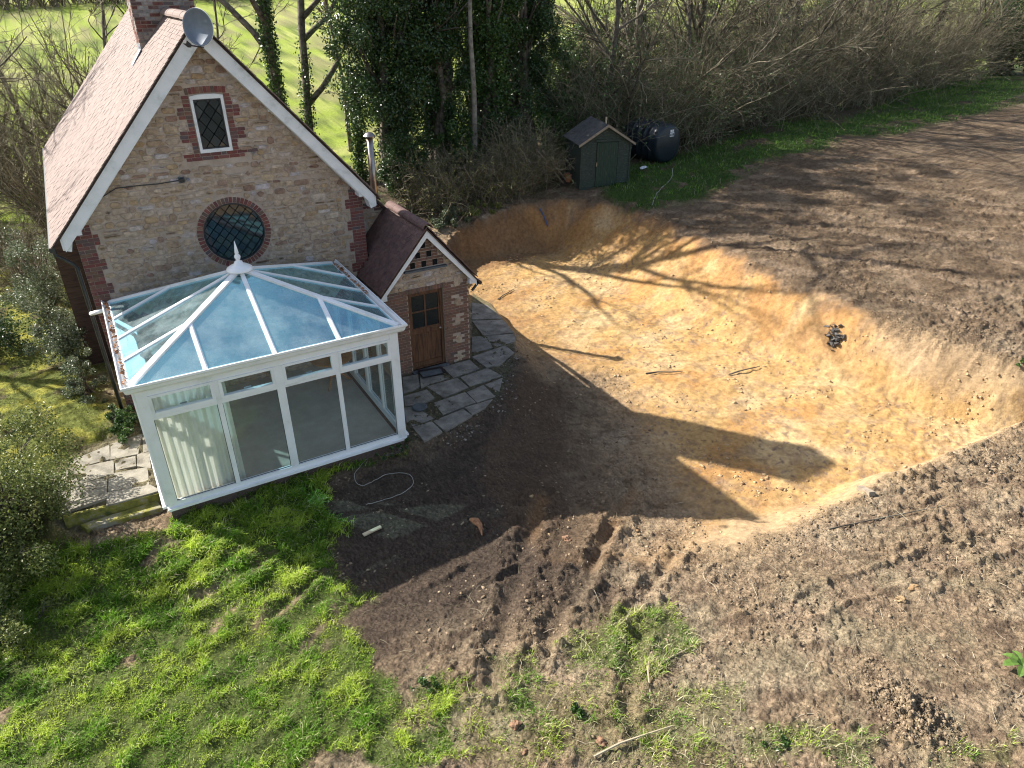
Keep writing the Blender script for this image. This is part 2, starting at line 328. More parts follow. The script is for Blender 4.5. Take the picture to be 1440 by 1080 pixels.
# ------------------------------------------------------------------ materials
def mat(name, cols, scale=3., rough=.8, bump=0., bscale=None, island=False, attr=None, detail=6, spec=.3, metal=0., trans=0., coord='Object', jit=0., stretch=None, coat=0., blend=(.35, .65)):
    m = bpy.data.materials.new(name); m.use_nodes = True; nt = m.node_tree; N = nt.nodes; L = nt.links
    b = N['Principled BSDF']; b.inputs['Roughness'].default_value = rough; b.inputs['Specular IOR Level'].default_value = spec; b.inputs['Metallic'].default_value = metal
    if coat: b.inputs['Coat Weight'].default_value = coat
    tc = N.new('ShaderNodeTexCoord'); mp = N.new('ShaderNodeMapping'); L.new(tc.outputs[coord], mp.inputs[0])
    if stretch: mp.inputs['Scale'].default_value = stretch
    oi = N.new('ShaderNodeObjectInfo'); add = N.new('ShaderNodeVectorMath'); add.operation = 'ADD'; L.new(mp.outputs[0], add.inputs[0])
    mul = N.new('ShaderNodeMath'); mul.operation = 'MULTIPLY'; mul.inputs[1].default_value = 37.; L.new(oi.outputs['Random'], mul.inputs[0]); L.new(mul.outputs[0], add.inputs[1])
    nz = N.new('ShaderNodeTexNoise'); nz.inputs['Scale'].default_value = scale; nz.inputs['Detail'].default_value = detail; nz.inputs['Roughness'].default_value = .65; L.new(add.outputs[0], nz.inputs['Vector'])
    rp = N.new('ShaderNodeValToRGB'); el = rp.color_ramp.elements
    if attr:
        c0 = N.new('ShaderNodeAttribute'); c0.attribute_name = attr
        mr = N.new('ShaderNodeMapRange'); mr.inputs[1].default_value = .3; mr.inputs[2].default_value = .7; mr.inputs[3].default_value = 1-jit; mr.inputs[4].default_value = 1+jit; L.new(nz.outputs['Fac'], mr.inputs[0])
        vm = N.new('ShaderNodeVectorMath'); vm.operation = 'SCALE'; L.new(c0.outputs['Color'], vm.inputs[0]); L.new(mr.outputs[0], vm.inputs['Scale']); out = vm.outputs[0]
    else:
        k = len(cols); lo, hi = (0., 1.) if island else blend
        el[0].position = lo; el[0].color = (*cols[0], 1); el[1].position = hi; el[1].color = (*cols[-1], 1)
        for i in range(1, k-1): e = el.new(lo+(hi-lo)*i/(k-1)); e.color = (*cols[i], 1)
        if island:
            rp.color_ramp.interpolation = 'LINEAR'
            ge = N.new('ShaderNodeNewGeometry'); s1 = N.new('ShaderNodeMath'); s1.operation = 'ADD'; L.new(ge.outputs['Random Per Island'], s1.inputs[0]); L.new(oi.outputs['Random'], s1.inputs[1])
            fr = N.new('ShaderNodeMath'); fr.operation = 'FRACT'; L.new(s1.outputs[0], fr.inputs[0]); L.new(fr.outputs[0], rp.inputs[0])
            mr = N.new('ShaderNodeMapRange'); mr.inputs[1].default_value = .3; mr.inputs[2].default_value = .7; mr.inputs[3].default_value = 1-jit; mr.inputs[4].default_value = 1+jit; L.new(nz.outputs['Fac'], mr.inputs[0])
            vm = N.new('ShaderNodeVectorMath'); vm.operation = 'SCALE'; L.new(rp.outputs[0], vm.inputs[0]); L.new(mr.outputs[0], vm.inputs['Scale']); out = vm.outputs[0]
        else:
            L.new(nz.outputs['Fac'], rp.inputs[0]); out = rp.outputs[0]
    L.new(out, b.inputs['Base Color'])
    if bump:
        bn = N.new('ShaderNodeBump'); bn.inputs['Strength'].default_value = 1; bn.inputs['Distance'].default_value = bump
        if bscale:
            n2 = N.new('ShaderNodeTexNoise'); n2.inputs['Scale'].default_value = bscale; n2.inputs['Detail'].default_value = 8; n2.inputs['Roughness'].default_value = .7; L.new(add.outputs[0], n2.inputs['Vector']); L.new(n2.outputs['Fac'], bn.inputs['Height'])
        else: L.new(nz.outputs['Fac'], bn.inputs['Height'])
        L.new(bn.outputs[0], b.inputs['Normal'])
    if trans:
        tr = N.new('ShaderNodeBsdfTranslucent'); L.new(out, tr.inputs[0]); mx = N.new('ShaderNodeMixShader'); mx.inputs[0].default_value = trans
        L.new(b.outputs[0], mx.inputs[1]); L.new(tr.outputs[0], mx.inputs[2]); L.new(mx.outputs[0], N['Material Output'].inputs[0])
    return m
def glass(name, tint, refl, rough=.02, dust=.03):
    m = bpy.data.materials.new(name); m.use_nodes = True; N = m.node_tree.nodes; L = m.node_tree.links; N.remove(N['Principled BSDF'])
    t = N.new('ShaderNodeBsdfTransparent'); t.inputs[0].default_value = (*tint, 1); g = N.new('ShaderNodeBsdfGlossy'); g.inputs['Roughness'].default_value = rough
    g.inputs[0].default_value = (.92, .97, 1, 1) if 'solar' not in name else (.50, .92, 1, 1)
    lw = N.new('ShaderNodeLayerWeight'); lw.inputs[0].default_value = .5; pw = N.new('ShaderNodeMath'); pw.operation = 'POWER'; pw.inputs[1].default_value = 4; L.new(lw.outputs['Facing'], pw.inputs[0])
    ad = N.new('ShaderNodeMath'); ad.operation = 'MULTIPLY_ADD'; ad.use_clamp = True; ad.inputs[1].default_value = .8; ad.inputs[2].default_value = refl; L.new(pw.outputs[0], ad.inputs[0])
    mx = N.new('ShaderNodeMixShader'); L.new(ad.outputs[0], mx.inputs[0]); L.new(t.outputs[0], mx.inputs[1]); L.new(g.outputs[0], mx.inputs[2])
    df_ = N.new('ShaderNodeBsdfDiffuse'); df_.inputs[0].default_value = (.62, .72, .72, 1); tc = N.new('ShaderNodeTexCoord'); mp = N.new('ShaderNodeMapping'); mp.inputs['Scale'].default_value = (1, 1, .4); nz = N.new('ShaderNodeTexNoise'); nz.inputs['Scale'].default_value = 2.2; nz.inputs['Detail'].default_value = 10; nz.inputs['Roughness'].default_value = .7
    L.new(tc.outputs['Object'], mp.inputs[0]); L.new(mp.outputs[0], nz.inputs['Vector']); mr = N.new('ShaderNodeMapRange'); mr.inputs[1].default_value = .38; mr.inputs[2].default_value = .75; mr.inputs[3].default_value = dust*.35; mr.inputs[4].default_value = dust*2; L.new(nz.outputs['Fac'], mr.inputs[0])
    m2 = N.new('ShaderNodeMixShader'); L.new(mr.outputs[0], m2.inputs[0]); L.new(mx.outputs[0], m2.inputs[1]); L.new(df_.outputs[0], m2.inputs[2]); L.new(m2.outputs[0], N['Material Output'].inputs[0])
    return m
M = {}
M['ground'] = mat('ground', None, 9, .97, .035, 26, attr='albedo', jit=.32, detail=10, spec=.12, coord='Object')
_nt = M['ground'].node_tree; _N = _nt.nodes; _b = [n for n in _N if n.type == 'BUMP'][0]
_v = _N.new('ShaderNodeTexVoronoi'); _v.inputs['Scale'].default_value = 16; _v.feature = 'F1'; _n3 = _N.new('ShaderNodeTexNoise'); _n3.inputs['Scale'].default_value = 7; _n3.inputs['Detail'].default_value = 12; _n3.inputs['Roughness'].default_value = .75
_tc = _N.new('ShaderNodeTexCoord'); _wp = _N.new('ShaderNodeVectorMath'); _wp.operation = 'MULTIPLY_ADD'; _nt.links.new(_n3.outputs['Color'], _wp.inputs[0]); _wp.inputs[1].default_value = (.25, .25, .25); _nt.links.new(_tc.outputs['Object'], _wp.inputs[2]); _nt.links.new(_tc.outputs['Object'], _n3.inputs['Vector']); _nt.links.new(_wp.outputs[0], _v.inputs['Vector'])
_b2 = _N.new('ShaderNodeBump'); _b2.inputs['Distance'].default_value = .075; _nt.links.new(_n3.outputs['Fac'], _b2.inputs['Height']); _b3 = _N.new('ShaderNodeBump'); _b3.inputs['Distance'].default_value = -.022; _nt.links.new(_v.outputs['Distance'], _b3.inputs['Height'])
_nt.links.new(_b2.outputs[0], _b3.inputs['Normal']); _nt.links.new(_b3.outputs[0], _b.inputs['Normal'])
_at = [n for n in _N if n.type == 'ATTRIBUTE'][0]
for _bb in (_b, _b2, _b3): _nt.links.new(_at.outputs['Alpha'], _bb.inputs['Strength'])
M['grass'] = mat('grass', None, 3, .55, attr='albedo', jit=.25, spec=.35, trans=.42)
M['leaf_dark'] = mat('leaf_dark', [(.018, .04, .012), (.04, .085, .02), (.07, .12, .028)], 2, .28, island=True, jit=.3, spec=.6, trans=.18)
M['leaf_ivy'] = mat('leaf_ivy', [(.025, .06, .015), (.06, .12, .025), (.11, .18, .04)], 2, .35, island=True, jit=.3, spec=.5, trans=.2)
M['leaf_shrub'] = mat('leaf_shrub', [(.07, .10, .025), (.15, .18, .045), (.26, .27, .08)], 2, .45, island=True, jit=.3, spec=.4, trans=.3)
M['leaf_pale'] = mat('leaf_pale', [(.06, .09, .035), (.12, .16, .08), (.26, .27, .18)], 2, .4, island=True, jit=.3, spec=.5, trans=.25)
M['bark'] = mat('bark', [(.05, .04, .03), (.13, .11, .085), (.2, .18, .13)], 5, .9, .02)
M['bark_pale'] = mat('bark_pale', [(.13, .115, .09), (.24, .215, .17), (.3, .28, .22)], 5, .9, .02)
M['twig'] = mat('twig', [(.085, .07, .042), (.18, .155, .10), (.34, .295, .205)], 2, .9, island=True, jit=.2)
M['stone'] = mat('rubble_stone', [(0.350, 0.244, 0.149), (0.433, 0.332, 0.237), (0.330, 0.234, 0.154), (0.464, 0.370, 0.286), (0.391, 0.263, 0.138), (0.474, 0.419, 0.407), (0.443, 0.332, 0.215), (0.371, 0.273, 0.193), (0.453, 0.361, 0.275), (0.247, 0.151, 0.110), (0.412, 0.312, 0.220), (0.494, 0.390, 0.297)], 9, .9, .02, 22, island=True, jit=.42)
M['mortar'] = mat('lime_mortar', [(0.371, 0.292, 0.226), (0.484, 0.390, 0.314)], 4, .95, .012, 40)
M['brick'] = mat('red_brick', [(.17, .055, .048), (.20, .066, .055), (.13, .058, .055), (.23, .085, .065), (.11, .09, .09), (.18, .062, .052), (.14, .055, .055)], 20, .85, .004, 60, island=True, jit=.25)
M['brickd'] = mat('brown_brick', [(.15, .085, .06), (.19, .11, .075), (.12, .085, .07), (.23, .12, .08), (.17, .09, .07)], 20, .85, .004, 60, island=True, jit=.25)
M['chbrick'] = mat('weathered_chimney_brick', [(.14, .06, .05), (.19, .08, .06), (.10, .07, .065), (.32, .30, .27), (.16, .09, .08)], 14, .9, .006, 50, island=True, jit=.4)
M['tile'] = mat('clay_tile', [(.195, .142, .120), (.22, .16, .136), (.18, .13, .112), (.21, .152, .13)], 5, .75, .005, 60, island=True, jit=.14)
M['tiled'] = mat('brown_clay_tile', [(.13, .075, .065), (.16, .095, .08), (.11, .065, .06), (.15, .09, .075)], 9, .75, .004, 60, island=True, jit=.3)
M['white'] = mat('white_paint', [(.50, .51, .48), (.72, .73, .72), (.80, .80, .79)], 2.6, .5, .003, 20, blend=(.28, .58))
M['upvc'] = mat('white_upvc', [(.60, .63, .60), (.78, .79, .78), (.84, .85, .85)], 1.6, .35, spec=.5, blend=(.28, .55))
M['black'] = mat('black_plastic', [(.012, .012, .013), (.03, .03, .032)], 4, .4, spec=.5)
M['lead'] = mat('lead_came', [(.02, .02, .022), (.05, .05, .055)], 9, .5, metal=.4)
M['leadf'] = mat('lead_flashing', [(.16, .18, .21), (.30, .33, .37)], 6, .6, .004)
M['steel'] = mat('stainless_steel', [(.26, .23, .21), (.40, .36, .33)], 6, .34, metal=1.)
M['door'] = mat('varnished_oak', [(.06, .028, .016), (.12, .058, .03), (.17, .085, .045)], 2.5, .55, .004, 30, stretch=(9, 9, 1))
M['paving'] = mat('paving_slab', [(.125, .112, .092), (.20, .182, .155), (.28, .255, .215)], 3.5, .9, .01, 30)
M['pavingl'] = mat('sandstone_slab', [(.19, .17, .132), (.28, .255, .205), (.35, .32, .26)], 3.5, .9, .01, 30)
M['mossst'] = mat('mossy_stone', [(.10, .11, .04), (.26, .24, .05), (.33, .30, .25)], 4, .95, .015, 30)
M['carpet'] = mat('taupe_carpet', [(.40, .33, .265), (.48, .40, .325)], 3, .98, .004, 200)
M['curtain'] = mat('cream_curtain', [(.78, .77, .70), (.84, .83, .77)], 3, .9, trans=.2)
M['wood'] = mat('orange_wood', [(.30, .12, .04), (.45, .20, .07)], 3, .4, stretch=(1, 1, 6))
M['oldwood'] = mat('weathered_wood', [(.20, .16, .12), (.33, .28, .21)], 4, .9, .004, stretch=(1, 1, 8))
M['palewood'] = mat('fresh_split_wood', [(.5, .38, .24), (.62, .5, .34)], 5, .8)
M['greenpaint'] = mat('green_shed_paint', [(.026, .038, .030), (.05, .066, .052), (.17, .18, .16)], 5, .8, .004, 30, stretch=(2, 2, 12), blend=(.4, .78))
M['greendoor'] = mat('green_door_paint', [(.02, .04, .03), (.038, .06, .04), (.14, .13, .10)], 5, .8, .004, 30, stretch=(10, 10, 1), blend=(.35, .8))
M['felt'] = mat('roofing_felt', [(.055, .052, .052), (.11, .105, .10)], 5, .9, .008, 60)
M['tank'] = mat('blue_black_plastic', [(.008, .015, .021), (.014, .024, .032)], 3, .38, spec=.5)
M['dish'] = mat('grey_dish', [(.13, .16, .20), (.18, .21, .26)], 4, .45)
M['labelw'] = mat('white_label', [(.7, .75, .8), (.8, .82, .85)], 4, .5)
M['terracotta'] = mat('terracotta', [(.38, .15, .08), (.48, .2, .11)], 6, .8)
M['red'] = mat('faded_red', [(.3, .05, .05), (.42, .08, .07)], 6, .6)
M['bluepl'] = mat('blue_plastic', [(.05, .08, .16), (.08, .12, .22)], 6, .5)
M['rope'] = mat('pale_cable', [(.30, .28, .24), (.42, .40, .35)], 8, .7)
M['root'] = mat('torn_root', [(.22, .10, .05), (.5, .26, .13)], 12, .9, .01)
M['darkwood'] = mat('dark_boarding', [(.045, .028, .022), (.085, .055, .042)], 4, .85, stretch=(1, 1, 6))
M['slate'] = mat('slate', [(.07, .08, .085), (.13, .14, .145)], 5, .7, .005)
M['hole'] = mat('dark_void', [(.006, .006, .006), (.01, .01, .01)], 4, 1.)
M['gl_front'] = glass('window_glass', (.97, .99, .98), .02, dust=.02)
M['gl_roof'] = glass('blue_solar_glass', (.64, .89, .97), .36, .03, dust=.12)
M['gl_dark'] = mat('leaded_pane', [(.012, .016, .018), (.02, .026, .024)], 3, .06, spec=.8, coat=.15)
M['gl_dark'].node_tree.nodes['Principled BSDF'].inputs['IOR'].default_value = 1.6
M['clod'] = mat('soil_clod', [(.10, .072, .046), (.22, .16, .10), (.33, .25, .165)], 12, .97, .02, 30, island=True, jit=.3)
M['sandclod'] = mat('sandy_clod', [(.25, .155, .08), (.37, .25, .13), (.46, .33, .19)], 12, .97, .02, 30, island=True, jit=.3)
M['chipd'] = mat('dark_rubble', [(.03, .028, .026), (.07, .065, .06), (.22, .20, .18)], 12, .9, island=True)
M['chip'] = mat('stone_chip', [(.05, .04, .03), (.12, .10, .08), (.35, .31, .26)], 12, .95, .02, 30, island=True, jit=.3)
M['clay'] = mat('rusty_clay', [(.17, .105, .068), (.27, .155, .09)], 12, .95, .03)
M['straw'] = mat('dead_stalk', [(.26, .20, .13), (.40, .33, .23), (.5, .43, .31)], 12, .9, island=True)
# ================================================================== GROUND
xs = np.concatenate([axis(-6.2, -1, .06, -130, -1.001, 1.09), np.arange(-.97, 14, .042), axis(14, 24.5, .058, 14, 170, 1.09)]); ys = np.concatenate([[-30, -24, -20, -18, -17, -16.4, -16], np.arange(-15.6, -8, .036), axis(-8+.0, 7.8, .055, -8, 230, 1.07)])
GX, GY = np.meshgrid(xs, ys); gx, gy = GX.ravel(), GY.ravel()
Z = zones(gx, gy); hm = Hmac(gx, gy); mi, rut, trk = micro(gx, gy, Z)
def mixc(c, d, w): return c*(1-w[:, None])+np.asarray(d)*w[:, None]
def nn(a, b, s, sc=1.): return sm(a, b, fbm(gx*sc, gy*sc, 4, s))
c = np.tile(np.array([.30, .218, .138]), (len(gx), 1))
c = mixc(c, (.40, .31, .205), nn(-.25, .6, 71, .7)*.85)
ax_, bx_ = gx*.86-gy*.51, gx*.51+gy*.86
c = mixc(c, (.15, .104, .07), sm(.15, .6, fbm(ax_*1.6, bx_*3.0, 5, 72, .65))*.8)
farz = sm(10, 14, gx)*sm(-11, -7, gy)
c = mixc(c, (.105, .07, .044), farz*.68)
c = mixc(c, (.36, .26, .17), sm(.1, .6, fbm(ax_*.9+4, bx_*1.7, 4, 74))*.55)
c = mixc(c, (.13, .09, .062), sm(.3, .55, fbm(gx*4, gy*4, 3, 73))*.5)
c = mixc(c, (.34, .25, .17), trk*.45)
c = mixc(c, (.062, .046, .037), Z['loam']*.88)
sandc = np.tile(np.array([.42, .262, .105]), (len(gx), 1))
sandc = mixc(sandc, (.47, .33, .165), nn(-.2, .6, 75, .55)); sandc = mixc(sandc, (.37, .195, .07), sm(.1, .6, fbm(gx*.45+3, gy*.6, 4, 76))*.8)
sandc = mixc(sandc, (.25, .16, .09), sm(.1, .6, fbm(gx*2.5, gy*2.5, 5, 77))*.6)
sandc = mixc(sandc, (.47, .39, .27), sm(.1, .6, fbm(gx*.8+9, gy*1.2, 4, 88))*.14)
sandc = mixc(sandc, (.20, .14, .10), sm(.35, .5, fbm(gx*7, gy*7, 2, 79))*sm(-.3, .4, fbm(gx*.6, gy*.6, 2, 80))*.8)
nb = sm(9.6, 4.2, gx-.15*(gy+6))*1.                                        # browner near the house: tone of its shadow put into the sand colour
sandc = mixc(sandc, (.20, .115, .055), nb*.85)
bankrust = sm(-2.2, -.3, Z['dr'])*sm(11, 13, gx)*sm(-9, -5, gy)
sandc = mixc(sandc, (.31, .16, .06), bankrust*nn(-.7, .3, 78, .8)*.85)
topband = sm(-.55, -.05, Z['dr'])*sm(11.5, 12.5, gx)
sandc = mixc(sandc, (.20, .125, .075), topband*.7)
sandc = mixc(sandc, (.30, .175, .07), sm(.1, .6, fbm(ax_*.5, bx_*5, 4, 89))*.35)
c = mixc(c, sandc, Z['sand'])
c = mixc(c, (.36, .255, .15), Z['lip']*.8)
strawp = sm(.1, .5, fbm(gx*1.1, gy*1.1, 5, 81)+.1)*sm(-9.6, -11.2, gy+.25*(gx-2))*sm(12, 8, gx)
c = mixc(c, (.30, .27, .17), strawp*.3)
c = mixc(c, (.075, .12, .022), Z['grass']*.85)
backw = sm(5.0, 5.6, gy+.25*noise(gx, gy, 99))*sm(13.2, 11.4, gx+.6*noise(gx*1.5, gy*1.5, 98)+.8*(hm-.4))*sm(.2, -.1, Z['dr']); c = mixc(c, (.17, .092, .045), backw*.8)  # brown subsoil, deepened in colour for the shade on the back wall
c = mixc(c, (.05, .10, .02), Z['bgrass']*.9)
mo = mixc(mixc(np.tile(np.array([.15, .17, .04]), (len(gx), 1)), (.33, .32, .06), nn(-.1, .5, 82, 1.6)), (.10, .075, .05), nn(.1, .5, 83, 1.1)*.8)
c = mixc(c, mo, Z['moss'])
c = mixc(c, (.085, .068, .045), Z['wood']*.85); c = mixc(c, (.05, .075, .025), Z['wood']*nn(.0, .4, 84, 1.3)*.7)
fl = mixc(mixc(mixc(np.tile(np.array([.27, .34, .05]), (len(gx), 1)), (.38, .40, .12), nn(-.3, .5, 85, .25)), (.10, .14, .03), nn(-.1, .4, 86, .9)*.8), (.27, .24, .12), nn(.1, .5, 87, .35)*.7)
c = mixc(c, fl, Z['field'])
c = mixc(c, (.10, .10, .06), sm(.05, -.05, sdp(PLOTS[0], gx, gy))*.8); c = mixc(c, (.22, .20, .12), sm(.05, -.05, sdp(PLOTS[1], gx, gy))*.8)
c = mixc(c, (.30, .17, .08), rut*sm(-9.2, -7.5, gy)*sm(2.6, 3.4, gx)*.6)
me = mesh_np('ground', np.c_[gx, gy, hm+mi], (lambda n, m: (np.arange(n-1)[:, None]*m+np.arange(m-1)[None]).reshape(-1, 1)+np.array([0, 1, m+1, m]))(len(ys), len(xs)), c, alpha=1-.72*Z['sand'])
ground = link('ground', me, M['ground']); tag(ground, 'excavated sandy pit, bare mud and rough lawn around the cottage', kind='structure')
def Hs(x, y):                                     # height with relief, for scattering
    x = np.asarray(x, float); y = np.asarray(y, float); z = zones(x, y); return Hmac(x, y)+micro(x, y, z)[0]
def Hs1(x, y): return float(Hs(np.array([x]), np.array([y]))[0])

# ================================================================== COTTAGE
cot = empty('cottage', (0, 5, 0), 'stone cottage with steep clay tiled roof, white bargeboards and a brick chimney, beside the conservatory', 'house')
HW, ZA, SL = 3.02, 8.05, 1.145
def rz_(x): return ZA-SL*abs(x)
PIECES = {'stone': [], 'brick': [], 'tile': []}
CUBE_V = np.array([(x, y, z) for z in (-.5, .5) for y in (-.5, .5) for x in (-.5, .5)]); CUBE_F = [(0, 2, 3, 1), (4, 5, 7, 6), (0, 1, 5, 4), (1, 3, 7, 5), (3, 2, 6, 7), (2, 0, 4, 6)]
def piece(kind, Mx, parent, m, sz): PIECES[kind].append(('box', Mx, parent, m, sz))
def brick(cx, y, cz, w, h, parent, m='brick', depth=.05, ang=0., proud=None, axis='x'):
    pr = random.uniform(.006, .016) if proud is None else proud
    R = Matrix.Rotation(ang, 4, 'Y')
    if axis == 'x': Mx = Matrix.Translation((cx, y-pr+depth/2, cz)) @ R @ Matrix.Diagonal((w, depth, h, 1))
    else: Mx = Matrix.Translation((y+axis*(pr-depth/2), cx, cz)) @ Matrix.Diagonal((depth, w, h, 1))
    piece('brick', Mx, parent, M[m], max(w, h))
def clip(poly, a, b, c):
    out = []
    for i in range(len(poly)):
        p, q = poly[i], poly[(i+1) % len(poly)]; dp, dq = a*p[0]+b*p[1]-c, a*q[0]+b*q[1]-c
        if dp <= 0: out.append(p)
        if dp*dq < 0: t = dp/(dp-dq); out.append((p[0]+(q[0]-p[0])*t, p[1]+(q[1]-p[1])*t))
    return out
from mathutils.geometry import tessellate_polygon
def slab_holes(outer, holes, y0, y1):
    loops = [outer]+holes; allp = [p for l in loops for p in l]
    tri = tessellate_polygon([[Vector((p[0], p[1], 0)) for p in l] for l in loops])
    mb = MB(); mb.add([(p[0], y0, p[1]) for p in allp], [tuple(t) for t in tri]); mb.add([(p[0], y1, p[1]) for p in allp], [tuple(t) for t in tri])
    for l in loops:
        n = len(l); mb.add([(p[0], y0, p[1]) for p in l]+[(p[0], y1, p[1]) for p in l], [(i, (i+1) % n, n+(i+1) % n, n+i) for i in range(n)])
    return mb
RWX, RWZ, RWR = .024, 3.816, .655
circ = [(RWX+RWR*math.cos(2*PI*i/40), RWZ+RWR*math.sin(2*PI*i/40)) for i in range(40)]
SWX, SWW, SW0, SW1 = -.018, .322, 5.56, 6.69
swin = [(SWX-SWW, SW0), (SWX+SWW, SW0), (SWX+SWW, SW1-.03), (SWX+SWW*.5, SW1), (SWX-SWW*.5, SW1), (SWX-SWW, SW1-.03)]
gable = slab_holes([(-HW, -.3), (HW, -.3), (HW, rz_(HW)-.02), (0, ZA-.02), (-HW, rz_(HW)-.02)], [circ[::-1], swin[::-1]], 0, .3).obj('gable_wall', M['mortar'], cot)
def stone_rows(z0, z1, left, right, blocks, y, parent, m=M['stone'], clips=(), wr=(.11, .36), hr=(.07, .16), lim=None):
    z = z0
    while z < z1-.04:
        h = random.uniform(*hr); h = min(h, z1-z); zc = z+h/2
        L, R = left(zc), right(zc); iv = [(L, R)]
        for blk in blocks:
            b = blk(z, z+h)
            if b is None: continue
            niv = []
            for (p, q) in iv:
                if b[1] <= p or b[0] >= q: niv.append((p, q)); continue
                if b[0] > p: niv.append((p, b[0]))
                if b[1] < q: niv.append((b[1], q))
            iv = niv
        for p, q in iv:
            x = p
            while x < q-.03:
                w = random.uniform(*wr)*(.6+h*3.2)
                if q-x-w < .1: w = q-x
                j = random.uniform(.006, .016); dz0, dz1 = random.uniform(-.045, .05), random.uniform(-.05, .045)
                a, b_, c_, d_ = x+j, x+w-j, z+j+dz0*.5, z+h-j+dz1*.5
                r = min(w, h)*random.uniform(.2, .42)
                if b_-a > .03 and d_-c_ > .03:
                    rr = lambda: random.uniform(.5, 1.3)*r
                    poly = [(a, c_+rr()), (a+rr(), c_), (b_-rr(), c_+random.uniform(-.008, .008)), (b_, c_+rr()), (b_+random.uniform(-.006, .006), d_-rr()), (b_-rr(), d_), (a+rr(), d_+random.uniform(-.008, .008)), (a, d_-rr())]
                    for cc in clips: poly = clip(poly, *cc) if len(poly) > 2 else poly
                    if len(poly) > 2:
                        n = len(poly); cx = sum(p_[0] for p_ in poly)/n; cz = sum(p_[1] for p_ in poly)/n; pr = random.uniform(.008, .03)
                        tx, tz = random.uniform(-.05, .05), random.uniform(-.05, .05)
                        V = [(p_[0]-cx, .02, p_[1]-cz) for p_ in poly]+[(p_[0]-cx, -pr*.55, p_[1]-cz) for p_ in poly]+[((p_[0]-cx)*.86, -pr+(p_[0]-cx)*tx+(p_[1]-cz)*tz, (p_[1]-cz)*.86) for p_ in poly]
                        F = [(i, (i+1) % n, n+(i+1) % n, n+i) for i in range(n)]+[(n+i, n+(i+1) % n, 2*n+(i+1) % n, 2*n+i) for i in range(n)]+[tuple(range(2*n, 3*n))]
                        PIECES['stone'].append(((V, F), Matrix.Translation((cx, y, cz)), parent, m, max(w, h)*random.uniform(.95, 1.05)))
                x += w
        z += h
rl = 1/math.hypot(SL, 1)
rake = [(SL*rl, rl, (ZA-.08)*rl), (-SL*rl, rl, (ZA-.08)*rl)]
# quoin bricks -------------------------------------------------------
BH = .075
QL = []                                          # toothed blocks: (z0, z1, width)
z = .0; k = 0
while z < 4.55:
    n = 3 if k % 2 else 4; w = .34 if k % 2 == 0 else .50
    QL.append((z, z+n*BH, w)); z += n*BH; k += 1
def qext(z0, z1): return max([w for a, b, w in QL if a < z1-.01 and b > z0+.01] or [0])
for side in (-1, 1):
    for a, b, w in QL:
        for i in range(int(round((b-a)/BH))):
            zc = a+(i+.5)*BH
            if zc > rz_(HW)-.1: continue
            xx = 0; first = .215 if i % 2 else .105
            if w > .4: ws = ([.215, .215] if i % 2 else [.105, .215, .105])
            else: ws = ([.215, .105] if i % 2 else [.105, .215])
            for bw in ws:
                if xx+bw > w+.02: bw = max(w-xx, .05)
                brick(side*(HW-xx-bw/2), 0, zc, bw-.01, BH-.011, gable, 'brick' if side > 0 or random.random() < .75 else 'brickd'); xx += bw
# round window ring and small window surround -----------------------
nb_ = 56
for i in range(nb_):
    t = 2*PI*(i+.5)/nb_; rr = RWR+.065
    brick(RWX+rr*math.cos(t), 0, RWZ+rr*math.sin(t), .12, 2*PI*rr/nb_*.80, gable, 'brick' if random.random() < .65 else 'brickd', ang=-t)
SB = []
z = SW0-.15; k = 0
pat = [.34, .34, .12, .12, .12, .30, .32, .30, .12, .12, .12, .26, .28, .26, .14, .14, .14]
for i, w in enumerate(pat):
    z = SW0-.15+i*BH
    for s in (-1, 1):
        ww = w*(1 if s < 0 else random.choice([1, .9, 1.05])); x0 = SWX+s*(SWW+.012)
        if i < 2: continue
        SB.append((z, z+BH, s, ww)); nbk = 2 if ww > .2 else 1; xx = 0
        for q in range(nbk):
            bw = ww/nbk; brick(x0+s*(xx+bw/2), 0, z+BH/2, bw-.012, BH-.012, gable, 'brick' if random.random() < .8 else 'brickd'); xx += bw
for i in range(2):
    xx = -SWW-(.34 if i == 1 else .30)
    while xx < SWW+(.34 if i == 1 else .16):
        bw = random.choice([.215, .215, .105]); brick(SWX+xx+bw/2, 0, SW0-.15+(i+.5)*BH, bw-.012, BH-.012, gable); xx += bw
for i in range(11):
    t = (i-5)/5.; brick(SWX+t*.36, 0, SW1+.065+.02*(1-t*t), .062, .12, gable, 'brick' if random.random() < .7 else 'brickd', ang=t*.06)
def blk_circle(z0, z1):
    zc = min(max(RWZ, z0), z1); dz = abs(zc-RWZ); R = RWR+.13
    if dz >= R: return None
    w = math.sqrt(R*R-dz*dz); return (RWX-w, RWX+w)
def blk_small(z0, z1):
    if z1 < SW0-.14 or z0 > SW1+.15: return None
    if z0 > SW1+.0: return (SWX-.4, SWX+.4)
    l = max([w for a, b, s, w in SB if s < 0 and a < z1-.02 and b > z0+.02] or [.34]); r = max([w for a, b, s, w in SB if s > 0 and a < z1-.02 and b > z0+.02] or [.34])
    return (SWX-SWW-l-.01, SWX+SWW+r+.01)
stone_rows(.0, ZA-.25, lambda z: max(-HW+qext(z-.05, z+.05)*(z < 4.4), -(ZA-.06-z)/SL), lambda z: min(HW-qext(z-.05, z+.05)*(z < 4.4), (ZA-.06-z)/SL), [blk_circle, blk_small], 0, gable, clips=rake)
